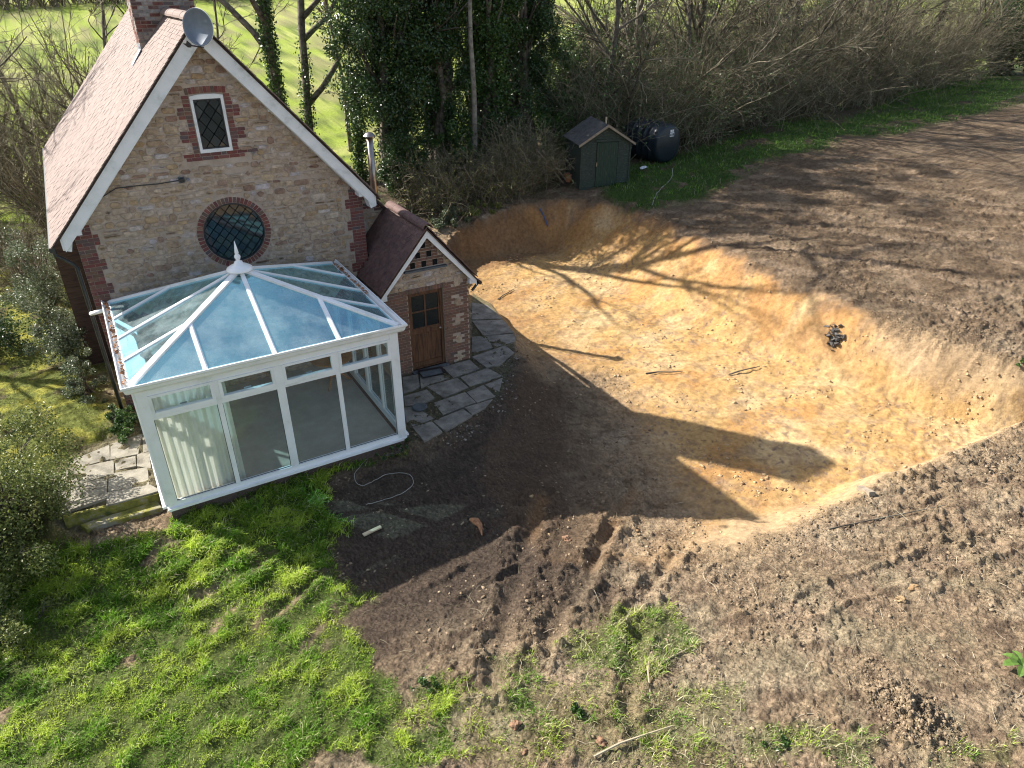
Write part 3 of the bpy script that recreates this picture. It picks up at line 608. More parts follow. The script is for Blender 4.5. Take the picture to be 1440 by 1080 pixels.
# side walls ---------------------------------------------------------
side = MB().box((-HW, .3, -.3), (-HW+.3, 10.6, 4.45)).box((-HW+.3, 10.3, -.3), (HW, 10.6, 4.4)).box((HW, .8, -.3), (5.03, 1.1, 2.2)).box((4.75, 1.1, -.3), (5.05, 10.6, 2.2)).box((HW-.3, .3, -.3), (HW, .85, 4.45))
side.prism([(-HW, 10.602, 4.4), (HW, 10.602, 4.4), (0, 10.602, ZA-.1)], (0, -.3, 0))
side.prism([(HW+.002, .80, 2.1), (5.0, .80, 2.1), (5.0, .80, 2.3), (HW+.002, .80, 4.5)], (0, .28, 0))
sidew = side.obj('side_wall', M['mortar'], cot)
stone_rows(2.9, 4.5, lambda z: HW+.03, lambda z: (ZA-.1-z)/SL-(.32 if z > 3.6 else .1), [], .80, sidew, clips=rake)
for i in range(8):
    zz = 3.6+i*BH; xr = (ZA-.1-zz)/SL
    for q in range(2 if i % 3 else 1): brick(xr-.12-q*.22, .80, zz+.04, .205, BH-.012, sidew)
# roof ---------------------------------------------------------------
roof = MB()
def slope_slab(mb, x0, x1, y0, y1, th=.05, dz=0.):
    s = 1 if x1 > 0 else -1
    z0, z1 = rz_(x0)+dz, rz_(x1)+dz
    mb.add([(x0, y0, z0), (x1, y0, z1), (x1, y1, z1), (x0, y1, z0), (x0, y0, z0-th), (x1, y0, z1-th), (x1, y1, z1-th), (x0, y1, z0-th)], [(0, 1, 2, 3), (7, 6, 5, 4), (0, 4, 5, 1), (1, 5, 6, 2), (2, 6, 7, 3), (3, 7, 4, 0)])
slope_slab(roof, 0, -3.40, -.34, 10.85); slope_slab(roof, 0.001, 3.36, -.34, .62); slope_slab(roof, .001, 5.25, .62, 10.85)
roofo = roof.obj('roof', M['darkwood'], cot)
def tiles(parent, ridge, dirx, s1, y0, y1, slope, m, tw=.17, gauge=.10, skip=None):
    """tiles on a slope that falls from ridge (x, z) in direction dirx"""
    L = math.hypot(1, slope); dv = Vector((dirx/L, 0, -slope/L)); nv = Vector((dirx*slope/L, 0, 1/L)); yv = Vector((0, 1, 0))
    n = int(s1/gauge)
    for r in range(n+1):
        sd = (r+.5)*gauge; y = y0-(tw/2 if r % 2 else 0)
        while y < y1-.02:
            a, b = max(y, y0), min(y+tw, y1); y += tw
            if b-a < .03: continue
            c = Vector((ridge[0], (a+b)/2, ridge[1]))+dv*sd+nv*(.022+random.uniform(-.003, .005))
            if skip and skip(c): continue
            tl = .085+random.uniform(-.02, .02); d2 = (dv*math.cos(tl)+nv*math.sin(tl)); n2 = (nv*math.cos(tl)-dv*math.sin(tl))
            Mx = Matrix(((yv.x, d2.x, n2.x, c.x), (yv.y, d2.y, n2.y, c.y), (yv.z, d2.z, n2.z, c.z), (0, 0, 0, 1))) @ Matrix.Rotation(random.uniform(-.012, .012), 4, 'Z') @ Matrix.Diagonal((b-a-.006, gauge*1.3, .019, 1))
            piece('tile', Mx, parent, m, tw)
tiles(roofo, (0, ZA), -1, 5.14, -.40, 10.9, SL, M['tile'])
tiles(roofo, (0, ZA), 1, 5.08, -.40, .66, SL, M['tile']); tiles(roofo, (0, ZA), 1, 7.96, .66, 10.9, SL, M['tile'])
def ridge_tile(x, z, y0, y1, r, m, parent):
    pts = [(x+r*math.cos(t), z-.05+r*.9*math.sin(t)) for t in [PI*i/10 for i in range(11)]]
    mb = MB(); n = len(pts)
    inn = [(x+(r-.02)*math.cos(t), z-.05+(r-.02)*.9*math.sin(t)) for t in [PI*i/10 for i in range(11)]]
    o = pts+inn[::-1]; mb.prism([(p[0], y0, p[1]) for p in o], (0, y1-y0, 0)); return mb.obj('ridge_tile', m, parent, smooth=False)
for i in range(24):
    y0 = -.42+i*.46
    if 3.2 < y0+.2 < 4.15: continue
    ridge_tile(0, ZA+.03+random.uniform(-.005, .005), y0, y0+.452, .15, M['tile'], roofo)
# bargeboards with kneelers
def barge(parent, xr, zr, yr, run, slope, s, depth=.25, thick=.04, name='bargeboard'):
    a = [(xr, zr-.05), (xr+s*run, zr-.05-slope*run), (xr+s*run, zr-.05-slope*run-depth), (xr, zr-.05-depth*1.28)]
    MB().prism([(p[0], yr, p[1]) for p in a], (0, thick, 0)).obj(name, M['white'], parent)
for s in (-1, 1):
    barge(roofo, 0, ZA, -.33, 3.22, SL, s, .30)
    MB().prism([(s*2.86, -.31, 4.78), (s*3.26, -.31, 4.34), (s*3.26, -.31, 4.05), (s*3.12, -.31, 4.0), (s*3.03, -.31, 4.30), (s*2.86, -.31, 4.30)], (0, .305, 0)).obj('kneeler', M['white'], roofo)
    MB().prism([(s*.0, -.29, ZA-.36), (s*2.9, -.29, ZA-.36-SL*2.9), (s*2.9, -.29, ZA-.40-SL*2.9), (0, -.29, ZA-.42)], (0, .29, 0)).obj('soffit', M['white'], roofo)
# chimney -------------------------------------------------------------
CX0, CX1, CY0, CY1, CZT = -.70, .62, 3.3, 4.05, 11.0
chim = MB().box((CX0, CY0, 6.6), (CX1, CY1, CZT)).obj('chimney', M['mortar'], cot)
z = 6.7; r = 0
while z < CZT-.05:
    x = CX0-(.11 if r % 2 else 0)
    while x < CX1-.02:
        a, b = max(x, CX0), min(x+.22, CX1); x += .22
        if z > rz_(max(abs((a+b)/2)-.1, 0))-.05: brick((a+b)/2, CY0, z+BH/2, b-a-.011, BH-.012, chim, 'chbrick')
    for fx, sg in ((CX0, -1), (CX1, 1)):
        y = CY0+.002-(.11 if r % 2 == 0 else 0)
        while y < CY1-.02:
            a, b = max(y, CY0+.002), min(y+.22, CY1); y += .22
            brick((a+b)/2, fx, z+BH/2, b-a-.011, BH-.012, chim, 'chbrick', axis=sg)
    z += BH; r += 1
MB().prism([(CX0-.03, CY0-.12, rz_(CX0)+.05), (CX0-.27, CY0-.12, rz_(CX0-.27)+.04), (CX0-.27, CY0+.2, rz_(CX0-.27)+.04), (CX0-.03, CY0+.2, rz_(CX0)+.05)], (0, 0, .03)).obj('flashing', M['leadf'], chim)
for q in range(6): MB().box((CX0-.012, CY0+.12*q, rz_(CX0)-.02), (CX0-.002, CY0+.12*q+.118, rz_(CX0)+.16+.01*(q % 2))).obj('flashing', M['leadf'], chim)
# windows --------------------------------------------------------------
def leaded(name, poly, y, parent, fm, sx=.135, sz=.17, ext=None, x0=0, z0=0, lab=None):
    """diamond panes clipped to a convex outline, with came bars between them"""
    xs_ = [p[0] for p in poly]; zs_ = [p[1] for p in poly]; w = parent
    n = len(poly)
    area = sum(poly[i][0]*poly[(i+1) % n][1]-poly[(i+1) % n][0]*poly[i][1] for i in range(n)); P_ = poly if area > 0 else poly[::-1]
    i0 = int((min(xs_)-x0)/sx)-2; i1 = int((max(xs_)-x0)/sx)+3; j0 = int((min(zs_)-z0)/sz)-2; j1 = int((max(zs_)-z0)/sz)+3
    cm = MB()
    for i in range(i0, i1):
        for j in range(j0, j1):
            if (i+j) % 2: continue
            cx, cz = x0+i*sx, z0+j*sz
            q = [(cx-sx, cz), (cx, cz-sz), (cx+sx, cz), (cx, cz+sz)]
            for k in range(n):
                a, b = P_[k], P_[(k+1) % n]; nx, nz = (b[1]-a[1]), -(b[0]-a[0]); l = math.hypot(nx, nz)
                if l < 1e-6: continue
                q = clip(q, nx/l, nz/l, (nx*a[0]+nz*a[1])/l)
                if len(q) < 3: break
            if len(q) < 3: continue
            ex = max(p[0] for p in q)-min(p[0] for p in q)
            if ex < .012: continue
            tx, tz = random.uniform(-.012, .012), random.uniform(-.012, .012)
            MB().prism([(p[0], y+(p[0]-cx)*tx+(p[1]-cz)*tz, p[1]) for p in q], (0, .004, 0)).obj('pane', M['gl_dark'], w)
            for k in range(len(q)):
                a, b = q[k], q[(k+1) % len(q)]
                if math.hypot(a[0]-b[0], a[1]-b[1]) > .02: cm.bar((a[0], y-.004, a[1]), (b[0], y-.004, b[1]), .012, .012, up=(0, 1, 0))
    cm.obj('leading', M['lead'], w)
sw = slab_holes(swin, [[(SWX-SWW+.055, SW0+.07), (SWX-SWW+.055, SW1-.09), (SWX+SWW-.055, SW1-.09), (SWX+SWW-.055, SW0+.07)]], -.03, .06).obj('window', M['white'], cot, label='small white framed leaded window high in the gable')
cas = slab_holes([(SWX-SWW+.055, SW0+.07), (SWX+SWW-.055, SW0+.07), (SWX+SWW-.055, SW1-.09), (SWX-SWW+.055, SW1-.09)], [[(SWX-SWW+.08, SW0+.095), (SWX-SWW+.08, SW1-.115), (SWX+SWW-.08, SW1-.115), (SWX+SWW-.08, SW0+.095)]], .0, .05).obj('casement', M['black'], sw)
leaded('w', [(SWX-SWW+.08, SW0+.095), (SWX+SWW-.08, SW0+.095), (SWX+SWW-.08, SW1-.115), (SWX-SWW+.08, SW1-.115)], .02, sw, None, .118, .15, x0=SWX+.02, z0=SW0+.2)
ring = slab_holes(circ, [[(RWX+(p[0]-RWX)*.955, RWZ+(p[1]-RWZ)*.955) for p in circ][::-1]], .0, .08).obj('window', M['black'], cot, label='large round leaded window with brick surround')
leaded('w', [(RWX+(p[0]-RWX)*.955, RWZ+(p[1]-RWZ)*.955) for p in circ[::2]], .035, ring, None, .105, .118, x0=RWX, z0=RWZ)
# rainwater goods --------------------------------------------------------
gt = MB().tube([(-3.44, -.36, 4.10), (-3.44, 10.8, 4.10)], .06, 8).obj('gutter', M['black'], cot)
MB().tube([(-3.42, -.22, 4.08), (-3.42, -.2, 3.95), (-3.2, -.1, 3.72), (-3.13, -.06, 3.6), (-3.13, -.06, 2.1), (-3.13, -.06, .0)], .042, 8).obj('downpipe', M['black'], cot, smooth=True)
MB().tube([(5.3, .62, 2.12), (5.3, 10.8, 2.12)], .05, 8).obj('gutter', M['black'], cot)
# flue --------------------------------------------------------------------
fl_ = MB().tube([(4.46, 3.1, 2.7), (4.46, 3.1, 4.95)], .085, 16, True).obj('flue', M['steel'], cot, smooth=True)
MB().lathe((4.46, 3.1, 5.0), [(.02, .10), (.10, .075), (.17, .0), (.165, -.02), (.03, -.02)][::-1], 18).obj('cowl', M['steel'], fl_)
MB().tube([(4.34, 3.02, 2.8), (4.34, 3.02, 4.9)], .018, 6).obj('stay', M['steel'], fl_)
# dark boarded lean-to against the far side wall -----------------------------
lt = MB().box((-3.62, 3.0, -.1), (-3.03, 5.4, 3.3)).obj('lean_to', M['mortar'], cot)
for i in range(22):
    z = .1+i*.15; MB().bar((-3.63, 2.985, z+.075), (-3.03, 2.985, z+.075), .03, .155, up=(0, -.08, 1)).obj('board', M['darkwood'], lt); 
# PORCH ----------------------------------------------------------------------
PX, PY, PW, PE, PR, PSL = 3.945, -1.446, 1.10, 2.26, 3.75, (3.75-2.26)/1.30
def pz(x): return PR-PSL*abs(x-PX)
DX0, DX1, DZ0, DZ1 = 3.414, 4.354, .05, 2.14
pw = slab_holes([(PX-PW, -.3), (PX+PW, -.3), (PX+PW, pz(PX+PW)-.06), (PX, PR-.06), (PX-PW, pz(PX-PW)-.06)], [[(DX0, DZ0), (DX0, DZ1), (DX1, DZ1), (DX1, DZ0)]], PY, PY+.22)
pw.box((PX-PW, PY+.22, -.3), (PX-PW+.2, -.001, 2.3)).box((PX+PW-.2, PY+.22, -.3), (PX+PW, .8, 2.3))
pwall = pw.obj('porch_wall', M['mortar'], cot)
z = .0; r = 0
DC = [(3.60, 2.83, 0), (3.89, 2.83, 0), (4.18, 2.83, 0), (3.745, 3.06, 0), (4.035, 3.06, 0), (3.89, 3.29, 0)]; HS = .115
while z < 2.24:
    zc = z+BH/2
    for a, b in ((PX-PW, DX0), (DX1, PX+PW)):
        x = a-(.11 if r % 2 else 0)
        while x < b-.02:
            p, q = max(x, a), min(x+.22, b); x += .22
            if q-p < .04: continue
            if a == DX1 and 4.62 < (p+q)/2 < 4.86 and int(z/.26) % 2 == 0: continue          # pale stones let into the brick pier
            brick((p+q)/2, PY, zc, q-p-.011, BH-.012, pwall, 'brickd')
    y = PY+.002-(.11 if r % 2 == 0 else 0)
    while y < .78:
        p, q = max(y, PY+.002), min(y+.22, .78); y += .22
        brick((p+q)/2, PX+PW, zc, q-p-.011, BH-.012, pwall, 'brickd', axis=1)
    z += BH; r += 1
for k in range(0, 9, 2): stone_rows(k*.26+.01, k*.26+.25, lambda z: 4.63, lambda z: 4.85, [], PY, pwall, wr=(.5, .6), hr=(.25, .26))
for i in range(14): brick(DX0-.03+i*.077, PY, DZ1+.06, .064, .115, pwall, 'brickd', proud=.014)
prake = [(PSL/math.hypot(PSL, 1), 1/math.hypot(PSL, 1), (PR-.13+PSL*PX)/math.hypot(PSL, 1)), (-PSL/math.hypot(PSL, 1), 1/math.hypot(PSL, 1), (PR-.13-PSL*PX)/math.hypot(PSL, 1))]
def blk_dove(z0, z1):
    if z1 < 2.66 or z0 > 3.42: return None
    w = .54-(z0-2.70)*.58; return (3.90-max(w, .16), 3.90+max(w, .16))
stone_rows(2.26, 3.62, lambda z: max(PX-PW, PX-(PR-.1-z)/PSL), lambda z: min(PX+PW, PX+(PR-.1-z)/PSL), [blk_dove], PY, pwall, clips=prake)
led = MB().box((3.36, PY-.09, 2.69), (4.46, PY+.02, 2.735)).obj('dovecote_ledge', M['slate'], pwall)
for (hx, hz, _) in DC:
    MB().box((hx-.062, PY-.004, hz-.07), (hx+.062, PY+.02, hz+.075)).obj('dovecote_hole', M['hole'], pwall)
for row, zz, xs_ in ((0, 2.76, 3), (1, 2.99, 2), (2, 3.22, 1)):
    cx = 3.89; w = xs_*.29
    for k in range(xs_+1):
        for q in range(2): brick(cx-w/2+k*.29, PY, zz+.035+q*.075, .15, .06, pwall, 'brickd', proud=.012)
    x = cx-w/2-.08
    while x < cx+w/2+.02: brick(x+.07, PY, zz+.19, .135, .055, pwall, 'brickd', proud=.018); x += .146
# porch roof
pr_ = MB()
for s in (-1, 1):
    x1 = PX+s*1.34
    pr_.add([(PX, PY-.18, PR-.02), (x1, PY-.18, pz(x1)-.02), (x1, (.0 if s < 0 else .78), pz(x1)-.02), (PX, .78, PR-.02), (PX, PY-.18, PR-.07), (x1, PY-.18, pz(x1)-.07), (x1, (.0 if s < 0 else .78), pz(x1)-.07), (PX, .78, PR-.07)], [(0, 1, 2, 3), (7, 6, 5, 4), (0, 4, 5, 1), (1, 5, 6, 2), (2, 6, 7, 3), (3, 7, 4, 0)])
proof = pr_.obj('porch_roof', M['darkwood'], cot)
tiles(proof, (PX, PR), -1, 1.80, PY-.22, .76, PSL, M['tiled'], skip=lambda c: c.x < HW+.03 and c.y > -.06)
tiles(proof, (PX, PR), 1, 1.84, PY-.22, .76, PSL, M['tiled'])
for i in range(5): ridge_tile(PX, PR+.04, PY-.24+i*.46, PY-.24+i*.46+.452, .13, M['tiled'], proof)
for s in (-1, 1):
    barge(proof, PX, PR, PY-.15, 1.28, PSL, s, .16, .03)
    MB().box((PX+s*1.19-.1, PY-.13, pz(PX+1.19)-.25), (PX+s*1.19+.1, PY+.0, pz(PX+1.19)-.12)).obj('kneeler', M['white'], proof)
MB().tube([(PX+1.38, PY-.15, 2.12), (PX+1.38, .7, 2.12)], .05, 8).obj('gutter', M['black'], proof)
MB().tube([(PX+1.38, PY-.02, 2.08), (PX+1.2, PY-.02, 1.9)], .035, 8).obj('downpipe', M['black'], proof)
# porch door
df = slab_holes([(DX0, DZ0), (DX1, DZ0), (DX1, DZ1), (DX0, DZ1)], [[(DX0+.075, DZ0+.03), (DX0+.075, DZ1-.075), (DX1-.075, DZ1-.075), (DX1-.075, DZ0+.03)]], PY+.05, PY+.14).obj('door', M['door'], cot, label='brown half glazed wooden porch door')
a0, a1 = DX0+.077, DX1-.077
MB().box((a0, PY+.09, DZ0+.04), (a1, PY+.13, DZ0+.98)).obj('lower_panel', M['door'], df)
for i in range(6):
    w = (a1-a0)/6; MB().box((a0+i*w+.004, PY+.078, DZ0+.18), (a0+(i+1)*w-.004, PY+.092, DZ0+.95)).obj('board', M['door'], df)
MB().box((a0, PY+.07, DZ0+.04), (a1, PY+.092, DZ0+.17)).obj('rail', M['door'], df); MB().box((a0, PY+.068, DZ0+.96), (a1, PY+.12, DZ0+1.08)).obj('rail', M['door'], df)
gb = MB(); zz0, zz1 = DZ0+1.08, DZ1-.077
for x in (a0, (a0+a1)/2-.02, a1-.04): gb.box((x, PY+.075, zz0), (x+.04, PY+.115, zz1))
for z in (zz0-.0, (zz0+zz1)/2-.015, zz1-.04): gb.box((a0+.041, PY+.077, z), (a1-.041, PY+.113, z+.035))
gb.obj('glazing_bar', M['door'], df)
for i in range(2):
    for j in range(2): MB().box((a0+.03+i*.375, PY+.095, zz0+.02+j*.46), (a0+.03+i*.375+.35, PY+.1, zz0+.02+j*.46+.44)).obj('pane', M['gl_dark'], df)
MB().lathe((a1-.04, PY+.06, DZ0+1.02), [(.012, 0), (.012, .02), (.028, .03), (.03, .05), (.012, .062)], 10, Matrix.Rotation(PI/2, 3, 'X')).obj('handle', M['steel'], df)
MB().box((DX0-.04, PY-.12, -.02), (DX1+.04, PY+.05, DZ0)).obj('doorstep', M['slate'], cot)

def finish(kind, limit, name):
    L = PIECES[kind]
    def scr(p):
        c = np.array(p[1].translation); d = np.linalg.norm(c-CAM); s = p[4]/d
        if c[1] > 1.5 and kind != 'tile': s *= .6
        return -s
    L.sort(key=scr); box = {}
    for i, (g, Mx, parent, m, sz) in enumerate(L[:limit]):
        if g == 'box':
            if m.name not in box: b = MB(); b.add(CUBE_V, CUBE_F); box[m.name] = b.mesh(name); box[m.name].materials.append(m)
            me = box[m.name]
        else: b = MB(); b.add(*g); me = b.mesh(name); me.materials.append(m)
        o = bpy.data.objects.new(name, me); COL.objects.link(o); o.parent = parent; o.matrix_parent_inverse = wmat(parent).inverted(); o.matrix_basis = Mx
    rest = {}
    V = []; F = []; mi_ = []; ms = []
    n = 0
    for (g, Mx, parent, m, sz) in L[limit:]:
        vs, fs = (CUBE_V, CUBE_F) if g == 'box' else g
        A = np.array(Mx); vv = np.c_[np.array(vs), np.ones(len(vs))] @ A.T
        V += [tuple(p) for p in vv[:, :3]]; F += [tuple(i+n for i in f) for f in fs]; n += len(vs)
        if m not in ms: ms.append(m)
        mi_ += [ms.index(m)]*len(fs)
    if V:
        me = bpy.data.meshes.new(name); me.from_pydata(V, [], F)
        for m in ms: me.materials.append(m)
        me.polygons.foreach_set('material_index', mi_); me.update(); fixn(me)
        o = link(name, me, None, cot); o['kind'] = 'stuff'
    print('pieces', kind, len(L))
finish('stone', 300, 'stone'); finish('brick', 300, 'brick'); finish('tile', 300, 'tile')

# fittings fixed to the cottage --------------------------------------------------
sd_ = empty('satellite_dish', (-.12, -.35, 7.75), 'grey satellite dish at the apex of the cottage gable', 'satellite dish')
dd = Vector((-.70, -.71, .05)).normalized(); R_ = dd.to_track_quat('Z', 'Y').to_matrix()
dcen = Vector((.02, -.62, 7.92)); DS = Matrix.Diagonal((.86, .86, .86))
prof = [(r, r*r*.42) for r in (.36, .3, .22, .12, .02)]
MB().lathe(dcen, [(.365, .05), (.37, .065), (.355, .062)]+[(r, r*r*.42-.0) for r in (.34, .28, .2, .12, .03)]+[(.03, -.01), (.12, -.005), (.2, .008), (.28, .024), (.34, .044)], 32, R_ @ DS.to_3x3()).obj('dish', M['dish'], sd_, smooth=True)
MB().lathe(dcen, [(.352, .060), (.375, .066), (.378, .05), (.36, .045), (.352, .060)], 32, R_ @ DS.to_3x3(), cap=False).obj('rim', M['white'], sd_)
MB().tube([tuple(dcen-Vector((0, 0, .34))), tuple(dcen+dd*.42-Vector((0, 0, .30)))], .014, 6).obj('arm', M['black'], sd_)
MB().bar(tuple(dcen+dd*.40-Vector((0, 0, .31))), tuple(dcen+dd*.52-Vector((0, 0, .24))), .07, .06).obj('receiver', M['black'], sd_)
MB().tube([tuple(dcen-dd*.02), (0, -.36, 7.8), (0, -.34, 7.6)], .025, 8).obj('bracket', M['black'], sd_)
wl = empty('wall_lamp', (-.82, -.02, 5.08), 'small black security lamp on the gable between the two windows', 'lamp')
MB().box((-.88, -.05, 5.02), (-.76, -.005, 5.14)).obj('backplate', M['slate'], wl)
MB().box((-.86, -.14, 5.04), (-.78, -.05, 5.12)).obj('housing', M['black'], wl, bevel=.01)
MB().lathe((-.70, -.06, 5.08), [(.005, -.03), (.03, -.02), (.035, 0), (.03, .02), (.005, .03)], 10).obj('sensor', M['leadf'], wl)
cb = MB().tube([(-.88, -.035, 5.07), (-1.3, -.04, 5.05), (-1.6, -.04, 5.06), (-2.05, -.04, 5.06), (-2.38, -.04, 4.90), (-2.67, -.04, 4.74)], .011, 5).obj('cable', M['black']); tag(cb, 'thin black cable running along the gable from the security lamp', 'cable')
vn = MB().box((1.15, -.06, 6.27), (1.33, -.01, 6.33)).obj('vent_cap', M['white'], bevel=.005); tag(vn, 'small white cap on the wall beneath the right bargeboard', 'vent')

# ================================================================== CONSERVATORY
cl, cr, cdp = -2.718, 2.014, 4.238; ce, ca = 2.70, 3.72; cxm, cym = (cl+cr)/2, -cdp/2
con = empty('conservatory', (cxm, cym, 0), 'white conservatory with blue glass pyramid roof against the cottage gable', 'conservatory')
MB().box((cl+.02, -cdp+.02, -.45), (cr-.02, -cdp+.12, .12)).box((cl+.02, -cdp+.12, -.45), (cl+.12, -.1, .12)).box((cr-.12, -cdp+.12, -.45), (cr-.02, -.1, .12)).obj('plinth', M['brickd'], con)
MB().box((cl+.13, -cdp+.13, -.05), (cr-.13, -.05, .14)).obj('carpet', M['carpet'], con)
def wallrun(p, q, n, nrm):
    """frame run from p to q (plan points) with n lights; nrm = outward normal"""
    p = Vector((*p, 0)); q = Vector((*q, 0)); d = (q-p); L = d.length; d /= L; nv = Vector((*nrm, 0))
    def bx(a, b, z0, z1, t0=-.035, t1=.035):
        m = MB(); c = [p+d*a+nv*t0, p+d*b+nv*t0, p+d*b+nv*t1, p+d*a+nv*t1]
        m.add([(v.x, v.y, z0) for v in c]+[(v.x, v.y, z1) for v in c], [(3, 2, 1, 0), (4, 5, 6, 7), (0, 1, 5, 4), (1, 2, 6, 5), (2, 3, 7, 6), (3, 0, 4, 7)]); return m
    bx(-.02, L+.02, .12, .17, -.05, .10).obj('sill', M['upvc'], con)
    bx(.07, L-.07, .172, .27, -.04, .045).obj('bottom_rail', M['upvc'], con)
    bx(.07, L-.07, 2.52, 2.64).obj('head_rail', M['upvc'], con)
    iw = (L-.34)/n; x0 = .17
    for i in range(n+1):
        w = .17 if i in (0, n) else (.15 if n == 4 and i == 2 else .085)
        a = 0.02 if i == 0 else (L-.17-.02 if i == n else x0+i*iw-w/2)
        if i in (0, n): bx(0.0 if i == 0 else L-.17, .17 if i == 0 else L, .172, 2.64, -.05, .05).obj('post', M['upvc'], con)
        else: bx(a, a+w, .272, 2.518, -.04, .042).obj('mullion', M['upvc'], con)
    for i in range(n):
        wl_ = .0 if i == 0 else (.075 if n == 4 and i == 2 else .043); wr_ = 0 if i == n-1 else (.075 if n == 4 and i == 1 else .043)
        a, b = x0+i*iw+wl_, x0+(i+1)*iw-wr_
        bx(a, b, 2.045, 2.10, -.038, .04).obj('transom', M['upvc'], con)
        bx(a+.001, b-.001, .272, 2.044, -.006, .006).obj('pane', M['gl_front'], con)
        f = bx(a, b, 2.101, 2.185, -.03, .055); 
        for s0, s1, za, zb in ((a, a+.055, 2.186, 2.47), (b-.055, b, 2.186, 2.47), (a, b, 2.471, 2.518)):
            f.add(*(lambda m: (m.v, m.f))(bx(s0, s1, za, zb, -.03, .055)))
        fo = f.obj('fanlight', M['upvc'], con)
        bx(a+.056, b-.056, 2.187, 2.469, -.004, .004).obj('pane', M['gl_front'], fo)
        bx((a+b)/2-.06, (a+b)/2+.06, 2.19, 2.205, -.06, -.035).obj('handle', M['leadf'], fo)
        g_ = bx(a, b, .2725, .282, .0065, .012); [g_.add(*(lambda m: (m.v, m.f))(bx(p0, p1, q0, q1, .0065, .012))) for p0, p1, q0, q1 in ((a, b, 2.034, 2.0435), (a, a+.009, .283, 2.033), (b-.009, b, .283, 2.033))]; g_.obj('gasket', M['black'], con)
wallrun((cl, -cdp), (cr, -cdp), 4, (0, -1)); wallrun((cl, -.06), (cl, -cdp+.06), 4, (-1, 0)); wallrun((cr, -.06), (cr, -cdp+.06), 4, (1, 0))
# eaves beam, fascia, gutter
ov = .16
eb = MB()
for (a, b) in (((cl-.05, -cdp-.05), (cr+.05, -cdp+.05)), ((cl-.05, -cdp+.05), (cl+.05, -.02)), ((cr-.05, -cdp+.05), (cr+.05, -.02)), ((cl+.05, -.12), (cr-.05, -.02))): eb.box((*a, 2.642), (*b, 2.70))
eb.obj('eaves_beam', M['upvc'], con)
gu = MB()
def gut(a, b, out):                                # ogee gutter profile swept from a to b; out = outward unit vector
    a = Vector((*a, 0)); b = Vector((*b, 0)); o = Vector((*out, 0)); pr = [(0.0, 2.66), (.06, 2.665), (.085, 2.70), (.10, 2.76), (.13, 2.79), (.13, 2.83), (.11, 2.83), (.10, 2.80), (.07, 2.78), (.05, 2.70), (0, 2.70)]
    n = len(pr); m = math.tan(PI/4)
    vs = []
    for e, s in ((a, -1), (b, 1)):
        dr = (b-a).normalized()*s
        for t, z in pr: vs.append(tuple(e+o*t+dr*(t if mit[0 if s < 0 else 1] else 0)+Vector((0, 0, z))))
    gu.add(vs, [(i, (i+1) % n, n+(i+1) % n, n+i) for i in range(n)]+[tuple(range(n)), tuple(range(2*n-1, n-1, -1))])
mit = (1, 1); gut((cl-.05, -cdp-.05), (cr+.05, -cdp-.05), (0, -1))
mit = (0, 1); gut((cl-.05, -.05), (cl-.05, -cdp-.05), (-1, 0)); gut((cr+.05, -.05), (cr+.05, -cdp-.05), (1, 0))
gu.obj('gutter', M['upvc'], con)
# roof bars and glass
E_ = [(cl-.03, -.10), (cl-.03, -cdp-.03), (cr+.03, -cdp-.03), (cr+.03, -.10)]; ze = 2.77
cy_ = (-.10-cdp-.03)/2; A_ = Vector((cxm, cy_, ca))
def bar(a, b, w=.085, h=.06, name='roof_bar'): 
    a = Vector(a); b = Vector(b); m = MB().bar(a, b, w, h); m.bar(a+Vector((0, 0, .033)), b+Vector((0, 0, .033)), w*.55, .02); return m.obj(name, M['upvc'], con)
for i in range(4):
    P0 = Vector((*E_[i], ze)); P1 = Vector((*E_[(i+1) % 4], ze))
    bar(P0, A_, .115, .075, 'hip_bar')
    d = P1-P0; ts = (.25, .5, .75); top = []
    for t in ts:
        hp = A_ if t == .5 else (P0+(A_-P0)*(2*t) if t < .5 else P1+(A_-P1)*(2*(1-t)))
        e = P0+d*t; bar(e, hp); top.append((e, hp))
    MB().bar(P0+Vector((0, 0, -.02)), P1+Vector((0, 0, -.02)), .06, .05).obj('eaves_rail', M['upvc'], con)
    polys = [[P0, top[0][0], top[0][1]], [top[0][0], top[1][0], A_, top[0][1]], [top[1][0], top[2][0], top[2][1], A_], [top[2][0], P1, top[2][1]]]
    for pl in polys: MB().prism(pl, (0, 0, .012)).obj('roof_pane', M['gl_roof'], con)
boss = MB().lathe((cxm, cy_, ca-.05), [(.05, -.10), (.20, -.10), (.21, -.02)], 20).obj('boss', M['black'], con)
cap = MB().lathe((cxm, cy_, ca+.01), [(.245, -.02), (.255, .0), (.24, .03), (.17, .075), (.09, .11), (.07, .16), (.05, .17)], 24).obj('cap', M['upvc'], con, smooth=True)
MB().lathe((cxm, cy_, ca+.16), [(.065, 0), (.045, .02), (.03, .04), (.05, .06), (.062, .10), (.045, .14), (.028, .16), (.04, .18), (.03, .26), (.004, .42)], 14).obj('finial', M['upvc'], cap, smooth=True)
MB().tube([(cl-.10, -.35, 2.72), (cl-.28, -.30, 2.68), (-3.14, -.12, 2.60)], .045, 8).obj('overflow_pipe', M['upvc'], con, smooth=True)
